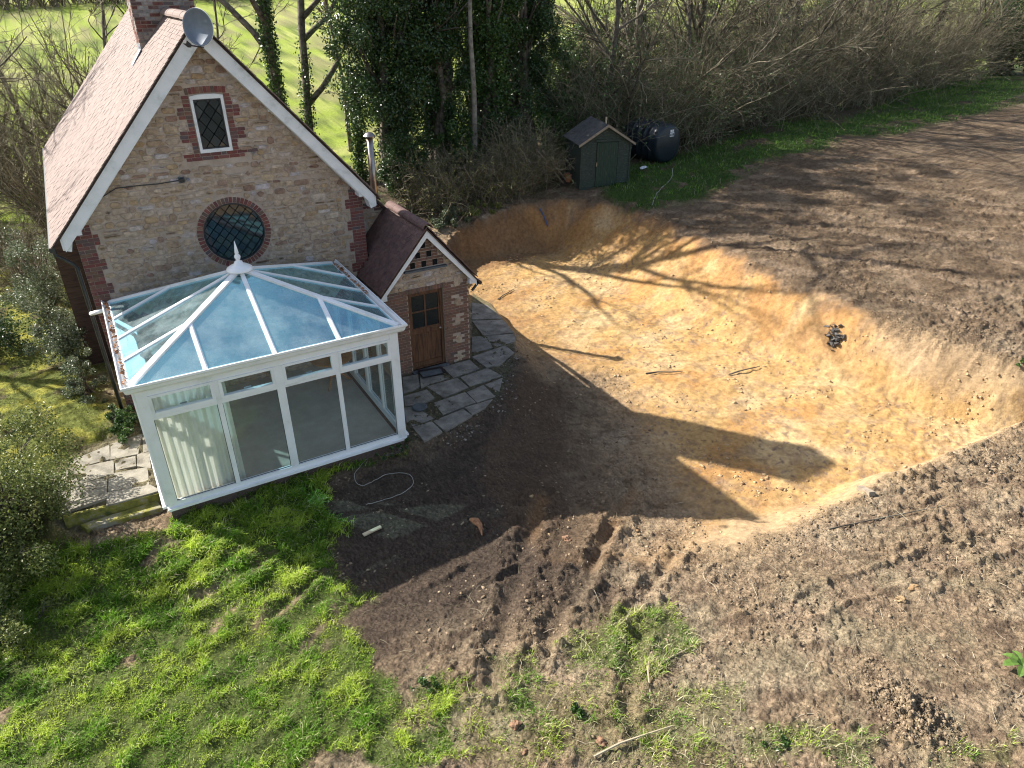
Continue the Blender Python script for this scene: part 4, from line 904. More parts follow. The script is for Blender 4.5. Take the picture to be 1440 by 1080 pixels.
# curtains
def curtain(p, q, z0, z1, label, amp=.05, n=None):
    p = np.array(p, float); q = np.array(q, float); L = np.linalg.norm(q-p); d = (q-p)/L; nv = np.array([-d[1], d[0]]); n = int(L/.012)
    t = np.linspace(0, L, n); o = amp*np.sin(t*2*PI/.13+1.2*np.sin(t*3.1))+.02*np.sin(t*19)
    rows = 14; V = []
    for k in range(rows):
        f = k/(rows-1); w = (.55+.45*f)
        V.append(np.c_[p[0]+d[0]*t+nv[0]*o*w, p[1]+d[1]*t+nv[1]*o*w, np.full(n, z1+(z0-z1)*f)])
    V = np.concatenate(V); i = (np.arange(rows-1)[:, None]*n+np.arange(n-1)[None]).reshape(-1, 1); F = i+np.array([0, 1, n+1, n])
    o_ = link('curtain', mesh_np('curtain', V, F, smooth=True), M['curtain']); return tag(o_, label, 'curtain', 'curtains inside the conservatory')
curtain((cl+.16, -cdp+.16), (-1.28, -cdp+.18), .16, 2.55, 'cream curtain behind the leftmost front pane of the conservatory')
curtain((cl+.14, -2.9), (cl+.14, -.5), .16, 2.55, 'cream curtain added along the left side glass of the conservatory to block sun')  # added to stop most of the sun entering through the side panes
tb = empty('round_table', (1.45, -1.2, .14), 'round orange wooden pedestal table standing inside the conservatory', 'table')
tp = MB().lathe((1.45, -1.2, .84), [(.47, 0), (.5, .01), (.5, .03), (.48, .04)], 32).obj('tabletop', M['wood'], tb)
MB().lathe((1.45, -1.2, .35), [(.06, 0), (.07, .04), (.035, .12), (.055, .22), (.03, .34), (.05, .49)], 16).obj('pedestal', M['wood'], tb, smooth=True)
for k in range(3):
    a = 2*PI*k/3-2.2; MB().tube([(1.45+r*math.cos(a), -1.2+r*math.sin(a), z) for r, z in ((.03, .48), (.12, .46), (.24, .32), (.36, .2), (.42, .17))], [.035, .035, .03, .026, .02], 8).obj('leg', M['wood'], tb, smooth=True)
# fallen leaves in the gutters
lc = np.concatenate([np.c_[RNG.uniform(cl-.12, cl-.06, 90), RNG.uniform(-4.2, -.1, 90), np.full(90, 2.80)], np.c_[RNG.uniform(cr+.06, cr+.12, 70), RNG.uniform(-2.6, -.1, 70), np.full(70, 2.80)]])
v, f = leaves(lc, .07, .7, 1.5); o = link('fallen_leaves', mesh_np('fallen_leaves', v, f), M['root']); tag(o, 'brown dead leaves lying in the conservatory gutters', 'leaves', kind='stuff')
# ================================================================== PAVING
def slabs(owner, polys, mt, z=.03, lab=None):
    for pl in polys:
        p = [G(u, v, z) for u, v in pl]; c = sum(p)/len(p); zz = random.uniform(-.012, .008)
        tx, ty = random.uniform(-.012, .012), random.uniform(-.012, .012)
        pts = []
        for a in p:
            q = c+(a-c)*(1.035 if z == .03 and mt == M['pavingl'] else 1.008); q = (q[0]+random.uniform(-.01, .01), q[1]+random.uniform(-.01, .01), z+zz+(q[0]-c[0])*tx+(q[1]-c[1])*ty); pts.append(q)
        MB().prism(pts, (0, 0, -.07)).obj('paving_slab', mt, owner, bevel=.008)
def cvt(l, s, ox, oy): return [[(x/s+ox, y/s+oy) for x, y in p] for p in l]
tr = empty('terrace', (3.8, -2.4, 0), 'grey slab terrace in front of the brown porch door', 'paving')
slabs(tr, cvt([[(745, 570), (935, 520), (1000, 582), (820, 642)], [(872, 640), (1060, 580), (1160, 630), (932, 702)], [(640, 705), (852, 645), (925, 708), (750, 778)], [(1037, 690), (1165, 642), (1140, 738)],
                [(915, 742), (1030, 692), (1112, 770), (985, 812)], [(690, 815), (900, 742), (975, 812), (750, 898)], [(900, 852), (1092, 790), (1040, 850), (950, 897)], [(680, 945), (890, 860), (952, 905), (770, 1012)],
                [(540, 985), (675, 945), (745, 1015), (620, 1078)], [(950, 500), (1180, 420), (1240, 470), (1140, 560), (1050, 572)], [(955, 120), (1060, 140), (1160, 235), (950, 240)], [(950, 250), (1165, 240), (1240, 330), (1030, 352)],
                [(950, 360), (1240, 340), (1255, 390), (1180, 412), (950, 470)], [(480, 770), (640, 722), (690, 780), (600, 830), (490, 835)], [(590, 620), (735, 600), (790, 640), (600, 712)], [(470, 640), (575, 620), (590, 705), (480, 750)], [(480, 850), (560, 840), (690, 925), (540, 975), (495, 945)]], 4.91, 470, 400), M['paving'])
dr_ = empty('doormat', (3.9, -1.75, .04), 'black doormat lying at the brown porch door', 'doormat')
MB().prism([G(u, v, .045) for u, v in cvt([[(575, 600), (740, 570), (765, 615), (610, 650)]], 4.91, 470, 400)[0]], (0, 0, .025)).obj('mat', M['black'], dr_)
MB().prism([G(u, v, .072) for u, v in cvt([[(590, 606), (733, 580), (750, 610), (614, 640)]], 4.91, 470, 400)[0]], (0, 0, .004)).obj('ribbing', M['slate'], dr_)
dc = MB().lathe(tuple(G(590, 573, .045)), [(.17, 0), (.18, .02), (.16, .035), (.02, .03)], 20).obj('drain_cover', M['slate']); tag(dc, 'round dark drain cover in the mossy paving beside the conservatory', 'drain cover')
pt = empty('patio', (-3.9, -1.8, 0), 'sandstone patio on the left of the conservatory beside the shrub', 'paving')
slabs(pt, cvt([[(235, 475), (368, 420), (368, 468), (240, 500)], [(373, 418), (478, 385), (466, 450), (373, 468)], [(240, 505), (383, 473), (383, 515), (245, 560)], [(388, 474), (455, 458), (457, 490), (390, 505)],
                [(462, 455), (500, 440), (510, 500), (462, 492)], [(368, 520), (495, 496), (500, 555), (366, 577)], [(240, 565), (360, 530), (358, 600), (240, 640)], [(363, 582), (505, 556), (540, 575), (362, 625)], [(160, 520), (234, 505), (236, 640), (180, 660)], [(480, 380), (506, 372), (512, 438), (483, 448)]], 2.4, 0, 450), M['pavingl'], .03)
stp = empty('garden_step', (-3.6, -3.4, -.15), 'mossy stone step below the sandstone patio', 'step')
MB().prism([G(u, v, .0) for u, v in cvt([[(210, 660), (545, 577), (548, 583), (212, 668)]], 2.4, 0, 450)[0]], (0, 0, -.28)).obj('riser', M['mossst'], stp)
MB().prism([G(u, v, -.16) for u, v in cvt([[(265, 690), (530, 608), (548, 632), (290, 705)]], 2.4, 0, 450)[0]], (0, 0, -.18)).obj('tread', M['mossst'], stp, bevel=.02)

# ================================================================== SHED AND TANK
SP = Vector(T(849, 262)); sh = empty('garden_shed', tuple(SP), 'small dark green garden shed with felt roof standing at the head of the pit', 'shed', rz=-.295)
def L(mb, name, m, par=sh, **k): return mb.obj(name, m, par, world=False, **k)
SW_, SH_, SA_, SD_ = 1.0, 1.68, 2.30, 1.9
wb = L(MB().prism([(-SW_+.02, 0.02, -.1), (SW_-.02, .02, -.1), (SW_-.02, .02, SH_), (0, .02, SA_), (-SW_+.02, .02, SH_)], (0, SD_, 0)), 'wall', M['greenpaint'])
for i in range(17):
    z = .02+i*.1
    for a, b in ((-SW_, -.40), (.50, SW_)): 
        bb = MB().add([(a, -.012, z), (b, -.012, z), (b, 0.004, z+.1), (a, .004, z+.1), (a, .02, z), (b, .02, z), (b, .02, z+.1), (a, .02, z+.1)], [(0, 1, 2, 3), (4, 7, 6, 5), (0, 4, 5, 1), (3, 2, 6, 7), (0, 3, 7, 4), (1, 5, 6, 2)]); L(bb, 'board', M['greenpaint'], wb)
    bb = MB().add([(-SW_-.01, 0, z), (-SW_-.01, SD_, z), (-SW_+.008, SD_, z+.1), (-SW_+.008, 0, z+.1), (-SW_+.02, 0, z), (-SW_+.02, SD_, z), (-SW_+.02, SD_, z+.1), (-SW_+.02, 0, z+.1)], [(0, 1, 2, 3), (4, 7, 6, 5), (0, 4, 5, 1), (3, 2, 6, 7), (0, 3, 7, 4), (1, 5, 6, 2)]); L(bb, 'board', M['greenpaint'], wb)
for i in range(5):
    z = 1.80+i*.1; w = (SA_-z-.03)/(SA_-SH_)*SW_
    if w > .08: L(MB().box((-w, -.008, z-.0), (w, .02, z+.095)), 'board', M['greenpaint'], wb)
dr2 = L(MB().box((-.38, -.02, .0), (.48, .02, 1.70)), 'door', M['greendoor'])
for i in range(9): L(MB().box((-.375+i*.095, -.038, .02), (-.375+i*.095+.09, -.02, 1.68)), 'board', M['greendoor'], dr2)
L(MB().box((-.44, -.05, 1.72), (.54, -.012, 1.80)), 'lintel', M['greenpaint'])
L(MB().box((-.395, -.055, .80), (-.35, -.038, .95)), 'latch', M['steel'], dr2)
for s in (-1, 1): L(MB().box((s*SW_-.03, -.03, -.05), (s*SW_+.03, -.0, SH_+.02)), 'corner_post', M['greenpaint'])
for s in (-1, 1):
    sl_ = (SA_-SH_)/SW_; x1 = s*(SW_+.15); z1 = SA_-sl_*(SW_+.15)
    rf = L(MB().add([(0, -.12, SA_+.03), (x1, -.12, z1+.03), (x1, SD_+.1, z1+.03), (0, SD_+.1, SA_+.03), (0, -.12, SA_+.055), (x1, -.12, z1+.055), (x1, SD_+.1, z1+.055), (0, SD_+.1, SA_+.055)], [(0, 1, 2, 3), (7, 6, 5, 4), (0, 4, 5, 1), (1, 5, 6, 2), (2, 6, 7, 3), (3, 7, 4, 0)]), 'roof', M['felt'])
    L(MB().prism([(0, -.15, SA_+.06), (x1, -.15, z1+.06), (x1, -.15, z1-.03), (0, -.15, SA_-.04)], (0, .028, 0)), 'bargeboard', M['oldwood'])
TK = Vector(T(938, 231)); TK.z += .02; tk = empty('oil_tank', tuple(TK), 'rounded blue black plastic oil tank with raised ribs beside the shed', 'oil tank', rz=.06)
def ring_(w, h, y, k=28, e=2.6):
    out = []
    for j in range(k):
        t = 2*PI*j/k; cx, sx_ = math.cos(t), math.sin(t)
        out.append((w*math.copysign(abs(cx)**(2/e), cx), y, h+h*math.copysign(abs(sx_)**(2/e), sx_)))
    return out
ys_ = [(.0, .80), (.03, .90), (.12, .97), (.3, 1.)]
prof = []
for y, s in ys_: prof.append((y, s))
y = .42
for r in range(4):
    prof += [(y, 1.), (y+.04, 1.045), (y+.12, 1.045), (y+.16, 1.)]; y += .38
prof += [(1.92, 1.), (2.05, .97), (2.14, .9), (2.17, .8)]
vs = []; k = 28
for y, s in prof: vs += [(p[0]*s, p[1], (p[2]-.8)*s+.82) for p in ring_(.72, .8, y)]
n = len(prof); fs = [(i*k+j, i*k+(j+1) % k, (i+1)*k+(j+1) % k, (i+1)*k+j) for i in range(n-1) for j in range(k)]+[tuple(range(k-1, -1, -1)), tuple((n-1)*k+j for j in range(k))]
tbo = L(MB().add(vs, fs), 'body', M['tank'], tk, smooth=True)
for i in range(2): L(MB().lathe((-.15+.1*i, .8+i*.9, 1.60), [(.12, 0), (.13, .05), (.11, .08), (.02, .09)], 14), 'filler_cap', M['black'], tk)
lb = MB(); 
for x, z, w, h in ((-.02, 1.12, .24, .17), (-.01, 1.31, .09, .09), (.10, 1.31, .09, .09)): lb.box((x, -.012, z), (x+w, -.004, z+h))
L(lb, 'label', M['labelw'], tk)
lm = MB()
for q in range(3): lm.box((.0+q*.075, -.016, 1.15), (.05+q*.075, -.0125, 1.25))
L(lm, 'label_print', M['tank'], tk)
def single(name, mb, m, label, cat, **k): o = mb.obj(name, m, **k); return tag(o, label, cat, k.get('group'))
# small things lying about --------------------------------------------------------
def at(u, v, dz=0): p = T(u, v); return (float(p[0]), float(p[1]), Hs1(p[0], p[1])+dz)
p = at(905, 238, .0); single('feed_bag', MB().lathe(p, [(.02, 0), (.2, .03), (.24, .08), (.14, .13), (.02, .15)], 9, Matrix.Rotation(.4, 3, 'Z') @ Matrix.Diagonal((1.1, .6, 1)).to_3x3()), M['labelw'], 'crumpled white plastic bag on the grass before the oil tank', 'bag')
b0, b1 = at(792, 258), at(768, 215, 1.0)
single('timber_plank', MB().bar(b0, (b0[0]-1.0, b0[1]+.5, b0[2]+1.35), .12, .05), M['oldwood'], 'long weathered plank leaning into the brambles left of the shed, the left one', 'plank')
single('timber_plank', MB().bar((b0[0]+.22, b0[1]-.05, b0[2]), (b0[0]-.75, b0[1]+.45, b0[2]+1.30), .08, .05), M['oldwood'], 'thin weathered plank leaning beside the shed, the one nearer the flower pot', 'plank')
q = at(873, 178); single('wooden_post', MB().bar((SP.x+.95, SP.y+1.4, SP.z), (SP.x+1.0, SP.y+1.4, SP.z+2.35), .06, .05, up=(0, 1, 0)), M['palewood'], 'pale wooden post rising behind the shed beside the tank', 'post')
p = at(799, 256); fp = empty('flower_pot', p, 'terracotta flower pot lying left of the shed', 'flower pot')
MB().lathe(p, [(.10, 0), (.16, .26), (.18, .27), (.18, .33), (.15, .33), (.13, .1)], 16).obj('pot', M['terracotta'], fp); MB().lathe((p[0], p[1], p[2]+.2), [(.02, 0), (.135, 0), (.13, .04), (.02, .05)], 12).obj('soil', M['clod'], fp)
p = at(752, 258, .1); single('red_bucket', MB().lathe(p, [(.12, 0), (.17, .22), (.18, .22), (.18, .25), (.16, .25), (.11, .03)], 14, Matrix.Rotation(.9, 3, 'X')), M['red'], 'faded red bucket lying in the brambles at the pit edge', 'bucket')
a, b = T(757, 293), T(764, 318)
single('blue_pipe', MB().tube([(a[0], a[1]-.12, a[2]+.02), (a[0]+.1, a[1]-.3, a[2]-.3), (b[0]+.05, b[1]-.25, b[2]+.06)], .03, 8), M['bluepl'], 'short blue pipe hanging down the shaded back wall of the pit', 'pipe')
def cable_on(pts, r, m, label, name='cable', n=10):
    P = [at(u, v, r+.01) for u, v in pts]; out = []
    for i in range(len(P)-1):
        p0, p1, p2, p3 = [Vector(P[max(0, min(len(P)-1, i+q))]) for q in (-1, 0, 1, 2)]
        for k in range(n):
            t = k/n; v = .5*((2*p1)+(-p0+p2)*t+(2*p0-5*p1+4*p2-p3)*t*t+(-p0+3*p1-3*p2+p3)*t**3); v.z = Hs1(v.x, v.y)+r+.012; out.append(tuple(v))
    return single(name, MB().tube(out, r, 6), m, label, 'cable', smooth=True)
cable_on([(556, 618), (520, 643), (499, 668), (510, 684), (545, 668), (575, 668), (580, 684), (555, 699), (512, 711)], .0065, M['rope'], 'pale grey cable curled in an S on the dark soil in front of the conservatory')
cable_on([(945, 238), (944, 252), (925, 272), (917, 290)], .014, M['rope'], 'thin pale cable lying in the grass below the oil tank')
def stick(u0, v0, u1, v1, r, m, label, name='stick', k=6):
    a, b = Vector(at(u0, v0, r)), Vector(at(u1, v1, r+.02)); mid = [(a+(b-a)*t+Vector((random.uniform(-.03, .03), random.uniform(-.03, .03), .015))) for t in (.33, .66)]
    return single(name, MB().tube([a, *mid, b], [r, r*.95, r*.8, r*.5], k), m, label, 'stick')
a, b = at(511, 754, .03), at(536, 743, .04); single('wood_offcut', MB().bar(a, b, .07, .03), M['palewood'], 'pale split length of wood on the shaded soil below the curled cable', 'wood')
a, b = at(1208, 688, .05), at(1226, 697, .05); single('timber_block', MB().bar(a, b, .12, .08), M['oldwood'], 'short grey timber block on the near lip of the pit', 'wood')
rs = empty('tree_root', at(670, 745), 'torn orange root stump lying on the shaded soil', 'root')
c0 = Vector(at(671, 740, .04))
MB().tube([c0+Vector((-.05, .18, .02)), c0+Vector((0, .05, .05)), c0+Vector((.02, -.08, .03)), c0+Vector((-.06, -.3, 0))], [.03, .075, .05, .01], 7).obj('stump', M['root'], rs, smooth=True)
for k in range(4):
    a = random.uniform(0, 6.28); MB().tube([c0, c0+Vector((math.cos(a)*.05, math.sin(a)*.1, .04)), c0+Vector((math.cos(a)*.09, math.sin(a)*.22, random.uniform(0, .05)))], [.02, .012, .004], 5).obj('rootlet', M['root'], rs)
for i, (a, b, c_, d, r, lb) in enumerate([(835, 1068, 945, 1024, .018, 'long grey stick in the grass at the bottom centre'), (912, 935, 914, 975, .016, 'short upright grey stick beside the turf patch'), (925, 938, 978, 908, .012, 'thin bare stick below the right edge of the turf patch'),
        (1255, 608, 1345, 640, .010, 'thin root trailing over the near lip of the pit'), (908, 526, 960, 524, .02, 'straight stick lying on the sandy pit floor'), (1025, 528, 1068, 517, .02, 'dark forked stick on the pit floor near the far bank'), (700, 422, 722, 408, .02, 'small stick on the sand beside the porch terrace'),
        (1300, 415, 1330, 350, .014, 'thin twig lying on the churned plateau'), (1165, 745, 1330, 712, .014, 'long buried root across the near mound'), (1070, 570, 1090, 545, .014, 'little twig on the sandy floor'), (690, 960, 760, 930, .014, 'bent dry stalk in the churned mud')]):
    if i in (3, 7, 9, 10): continue
    stick(a, b, c_, d, r, M['bark'] if i not in (0, 1, 2) else M['straw'], lb)
# rubble in the far bank
rb = empty('rubble_heap', at(1175, 472), 'dark pocket of broken rubble set in the far bank of the pit', 'rubble')
mr_ = MB()
for k in range(110):
    c0 = Vector(at(1175+random.gauss(0, 6), 474+random.gauss(0, 8), random.uniform(0, .05))); s = random.uniform(.015, .055)
    V = [c0+Vector((random.gauss(0, s), random.gauss(0, s), random.gauss(0, s*.6))) for _ in range(6)]
    bm = bmesh.new(); [bm.verts.new(v) for v in V]; bmesh.ops.convex_hull(bm, input=bm.verts); bm.verts.index_update(); ok = [v for v in bm.verts if v.link_faces]
    ix = {v: i for i, v in enumerate(ok)}; mr_.add([v.co for v in ok], [tuple(ix[v] for v in f.verts) for f in bm.faces]); bm.free()
o = mr_.obj('rubble', M['chipd'], rb); o['kind'] = 'stuff'
# garden chair far left
gc = empty('garden_chair', tuple(T(48, 400)), 'weathered wooden garden chair half hidden by shrubs at the left edge', 'chair', rz=.5)
for s in (-.27, .27):
    L(MB().bar((s, 0, 0), (s, 0, .62), .06, .06, up=(0, 1, 0)), 'leg', M['oldwood'], gc); L(MB().bar((s, .5, 0), (s, .62, 1.05), .06, .06, up=(0, 1, 0)), 'leg', M['oldwood'], gc); L(MB().bar((s, -.03, .64), (s, .56, .64), .08, .04), 'armrest', M['oldwood'], gc)
for k in range(5): L(MB().bar((-.27, .03+k*.11, .42), (.27, .03+k*.11, .42), .085, .025), 'seat_slat', M['oldwood'], gc)
for k in range(5): L(MB().bar((-.22+.11*k, .52, .45), (-.22+.11*k, .62, 1.0), .06, .02, up=(0, 1, 0)), 'back_slat', M['oldwood'], gc)
L(MB().bar((-.3, .62, 1.03), (.3, .62, 1.03), .04, .08), 'top_rail', M['oldwood'], gc)

# ================================================================== LOOSE SOIL
def clods(pts, smin, smax, m, name, label):
    n = len(pts); ico = np.array([(0, 0, 1), (.9, 0, .3), (.25, .85, .3), (-.7, .5, .3), (-.7, -.5, .3), (.25, -.85, .3), (.7, .5, -.4), (-.25, .85, -.4), (-.9, 0, -.4), (-.25, -.85, -.4), (.7, -.5, -.4)])
    fc = np.array([(0, 1, 2), (0, 2, 3), (0, 3, 4), (0, 4, 5), (0, 5, 1), (1, 6, 2), (2, 7, 3), (3, 8, 4), (4, 9, 5), (5, 10, 1), (6, 7, 2), (7, 8, 3), (8, 9, 4), (9, 10, 5), (10, 6, 1)])
    s = smin*(smax/smin)**(RNG.random(n)**2.2); V = ico[None]*(1+RNG.normal(0, .34, (n, 11, 1)))*s[:, None, None]*np.array([1, 1, .6])
    a = RNG.uniform(0, 6.28, n); ca_, sa_ = np.cos(a)[:, None], np.sin(a)[:, None]; st = RNG.uniform(.8, 1.6, (n, 1))
    x = V[..., 0]*ca_*st-V[..., 1]*sa_; y = V[..., 0]*sa_*st+V[..., 1]*ca_; V = np.stack([x, y, V[..., 2]], -1)+pts[:, None]
    F = (np.arange(n)[:, None, None]*11+fc).reshape(-1, 3); return tag(link(name, mesh_np(name, V.reshape(-1, 3), F), m), label, 'soil', kind='stuff')
def scatter(n, x0, x1, y0, y1, wf):
    x = RNG.uniform(x0, x1, n); y = RNG.uniform(y0, y1, n); z = zones(x, y); w = wf(x, y, z); k = RNG.random(n) < w; x, y = x[k], y[k]
    return np.c_[x, y, Hs(x, y)], {q: v[k] for q, v in z.items()}
P_, _z = scatter(85000, -1, 17, -15.5, 4, lambda x, y, z: np.clip(1-z['sand']-z['grass']*.6-z['moss']-z['wood'], 0, 1)*sm(-.25, .5, fbm(x*.9, y*.9, 3, 91))*(1-.75*z['loam'])*sm(26, 8, np.hypot(x-3, y+15)))
clods(P_, .008, .034, M['clod'], 'soil_clods', 'loose brown clods strewn over the bare mud')
P_, _z = scatter(16000, 3, 16, -12, 6, lambda x, y, z: z['sand']*sm(.0, .6, fbm(x*.7, y*.7, 3, 92)))
clods(P_, .012, .05, M['sandclod'], 'sandy_clods', 'loose sandy crumbs over the pit floor')
mdp = at(1278, 1000)
P_ = np.array([mdp]*2600)+RNG.normal(0, 1, (2600, 3))*np.array([.17, .27, .0]); P_[:, 2] = Hs(P_[:, 0], P_[:, 1])+.005
clods(P_, .006, .030, M['clod'], 'soil_heap', 'crumbly brown heap of lifted turf soil at the bottom right')
for (u, v, s, lb) in ((985+300, 828, .10, 'rounded brown stone half buried in the near mound'), (725, 1020, .09, 'rusty brown clay lump left of the bottom stick'), (845, 1045, .10, 'orange clay lump in the thin grass'), (797, 742+15, .1, 'orange clay lump at the shadow edge in the wheel ruts'), (736, 1056, .06, 'small orange clay lump near the bottom edge'), (1265, 845, .08, 'clay lump beside the half buried stone')):
    p = Vector(at(u, v, -.005)); bm = bmesh.new(); bmesh.ops.create_icosphere(bm, subdivisions=3, radius=s*.8)
    for w in bm.verts: w.co *= 1+.55*float(fbm(w.co.x*11+u, w.co.y*11+w.co.z*8, 3, 3, .6)); w.co.z *= .6
    me = bpy.data.meshes.new('clay_lump'); bm.to_mesh(me); bm.free(); o = link('clay_lump', me, M['clay'] if 'orange' in lb or 'rusty' in lb else M['sandclod']); o.location = p; tag(o, lb, 'clay lump')

P_, _z = scatter(1500, 0, 14, -15.2, -7, lambda x, y, z: np.clip(1-z['sand']-z['loam'], 0, 1)*.6)
n = len(P_); a = RNG.uniform(0, 2*PI, n); P = grow(P_+np.array([0, 0, .012]), np.c_[np.cos(a), np.sin(a), RNG.uniform(0, .25, n)], RNG.uniform(.08, .5, n)**1.2, 6, .25, -.03)
v, f = tubes(P, (RNG.uniform(.002, .0055, n)[:, None]*np.linspace(1, .5, 6)[None]), 4); o = link('torn_roots', mesh_np('torn_roots', v, f), M['straw']); tag(o, 'thin torn roots and stalks sticking out of the near mound', 'roots', kind='stuff')
e_ = [G(u, v, .0) for u, v in [(722, 470), (726, 500), (722, 530), (708, 558), (694, 575), (660, 598), (640, 612)]]; k = RNG.integers(0, 6, 330); t = RNG.random(330)[:, None]; E2 = np.array(e_); Q = E2[k]*(1-t)+E2[k+1]*t+RNG.normal(0, .16, (330, 3)); Q[:, 2] = Hs(Q[:, 0], Q[:, 1])+.01
clods(Q, .010, .035, M['chip'], 'stone_chips', 'broken stone chips and leaf litter along the torn edge of the terrace')
# ================================================================== GRASS
def blades(P, h, w, cols, lean, name, label, m=M['grass'], ldir=None):
    n = len(P); a = RNG.uniform(0, 2*PI, n); d = np.c_[np.cos(a), np.sin(a), np.zeros(n)]
    l = RNG.uniform(0, 2*PI, n); ld = np.c_[np.cos(l), np.sin(l), np.zeros(n)]
    if ldir is not None: ld = unit(ld*.8+ldir)
    hh = (h*RNG.uniform(.55, 1.4, n))[:, None]; le = (lean*RNG.uniform(.3, 1.6, n))[:, None]; w = (w*RNG.uniform(.7, 1.3, n))[:, None]
    up = np.array([0, 0, 1.]); b0, b1 = P-d*w, P+d*w; mpt = P+up*hh*.6+ld*hh*le*.4; m0, m1 = mpt-d*w*.75, mpt+d*w*.75; t = P+up*hh*(1-.25*le)+ld*hh*le*1.1
    V = np.stack([b0, b1, m1, m0, t], 1).reshape(-1, 3); i = np.arange(n)[:, None]*5
    F = np.concatenate([i+np.array([0, 1, 2]), i+np.array([0, 2, 3]), i+np.array([3, 2, 4])])
    return tag(link(name, mesh_np(name, V, F, np.repeat(cols, 5, 0)), m), label, 'grass', kind='stuff')
def gcols(x, y, base, alt, straw, ps):
    n = len(x); t = sm(-.4, .5, fbm(x*1.4, y*1.4, 3, 95)+RNG.normal(0, .2, n))[:, None]; c = np.array(base)*(1-t)+np.array(alt)*t
    k = RNG.random(n) < ps(x, y); c[k] = np.array(straw)*RNG.uniform(.7, 1.2, (k.sum(), 1)); return c*RNG.uniform(.75, 1.25, (n, 1))
P_, z_ = scatter(900000, -7.5, 10, -14.8, -3.6, lambda x, y, z: z['grass']*(.16+.84*sm(-.3, .3, fbm(x*2.6, y*2.6, 3, 93)))*sm(12.5, 3.5, np.hypot(x+2, y+12)*.55+z['grass']*0))
x, y = P_[:, 0], P_[:, 1]
clump = sm(-.3, .5, fbm(x*2.4, y*2.4, 3, 94)); tall = sm(-8.2, -5.2, y+.25*x)*sm(2.2, 1., x)
h = .028+.10*clump**1.5+.06*tall
blades(P_, h, .0046+.003*tall, gcols(x, y, (.14, .28, .024), (.44, .55, .075), (.56, .52, .31), lambda x, y: .07+.42*sm(-8.4, -10.5, y+.35*(x-1))*sm(0, 3, x)), .8, 'lawn_grass', 'bright green rough lawn in the lower left', ldir=np.array([.3, -.5, 0]))
P_, z_ = scatter(60000, 12, 50, -2, 22, lambda x, y, z: z['bgrass'])
blades(P_, .14*np.ones(len(P_)), .014*np.ones(len(P_)), gcols(P_[:, 0], P_[:, 1], (.06, .14, .02), (.15, .27, .04), (.3, .28, .18), lambda x, y: .05), .8, 'verge_grass', 'green weedy grass along the foot of the hedge and before the tank')
P_, z_ = scatter(60000, -12, -3, -4, 14, lambda x, y, z: z['moss']*sm(.0, .4, fbm(x*1.2, y*1.2, 3, 96))*.8)
blades(P_, .05*np.ones(len(P_)), .006*np.ones(len(P_)), gcols(P_[:, 0], P_[:, 1], (.12, .17, .03), (.3, .3, .06), (.3, .25, .15), lambda x, y: .15), .8, 'mossy_grass', 'thin yellow green mossy grass left of the cottage')
# straw litter on the churned strip
P_, z_ = scatter(11000, -1, 14, -15.3, -8, lambda x, y, z: np.clip(1-z['sand'], 0, 1)*(.10+.9*sm(0, .5, fbm(x*1.1, y*1.1, 3, 81)+.1)*sm(-9.6, -11.2, y+.25*(x-2))))
blades(P_+np.array([0, 0, .01]), .05*np.ones(len(P_)), .0035*np.ones(len(P_)), np.array([.36, .32, .21])*RNG.uniform(.5, 1.2, (len(P_), 1)), 3.0, 'straw_litter', 'dry stalks and torn roots over the near mound')

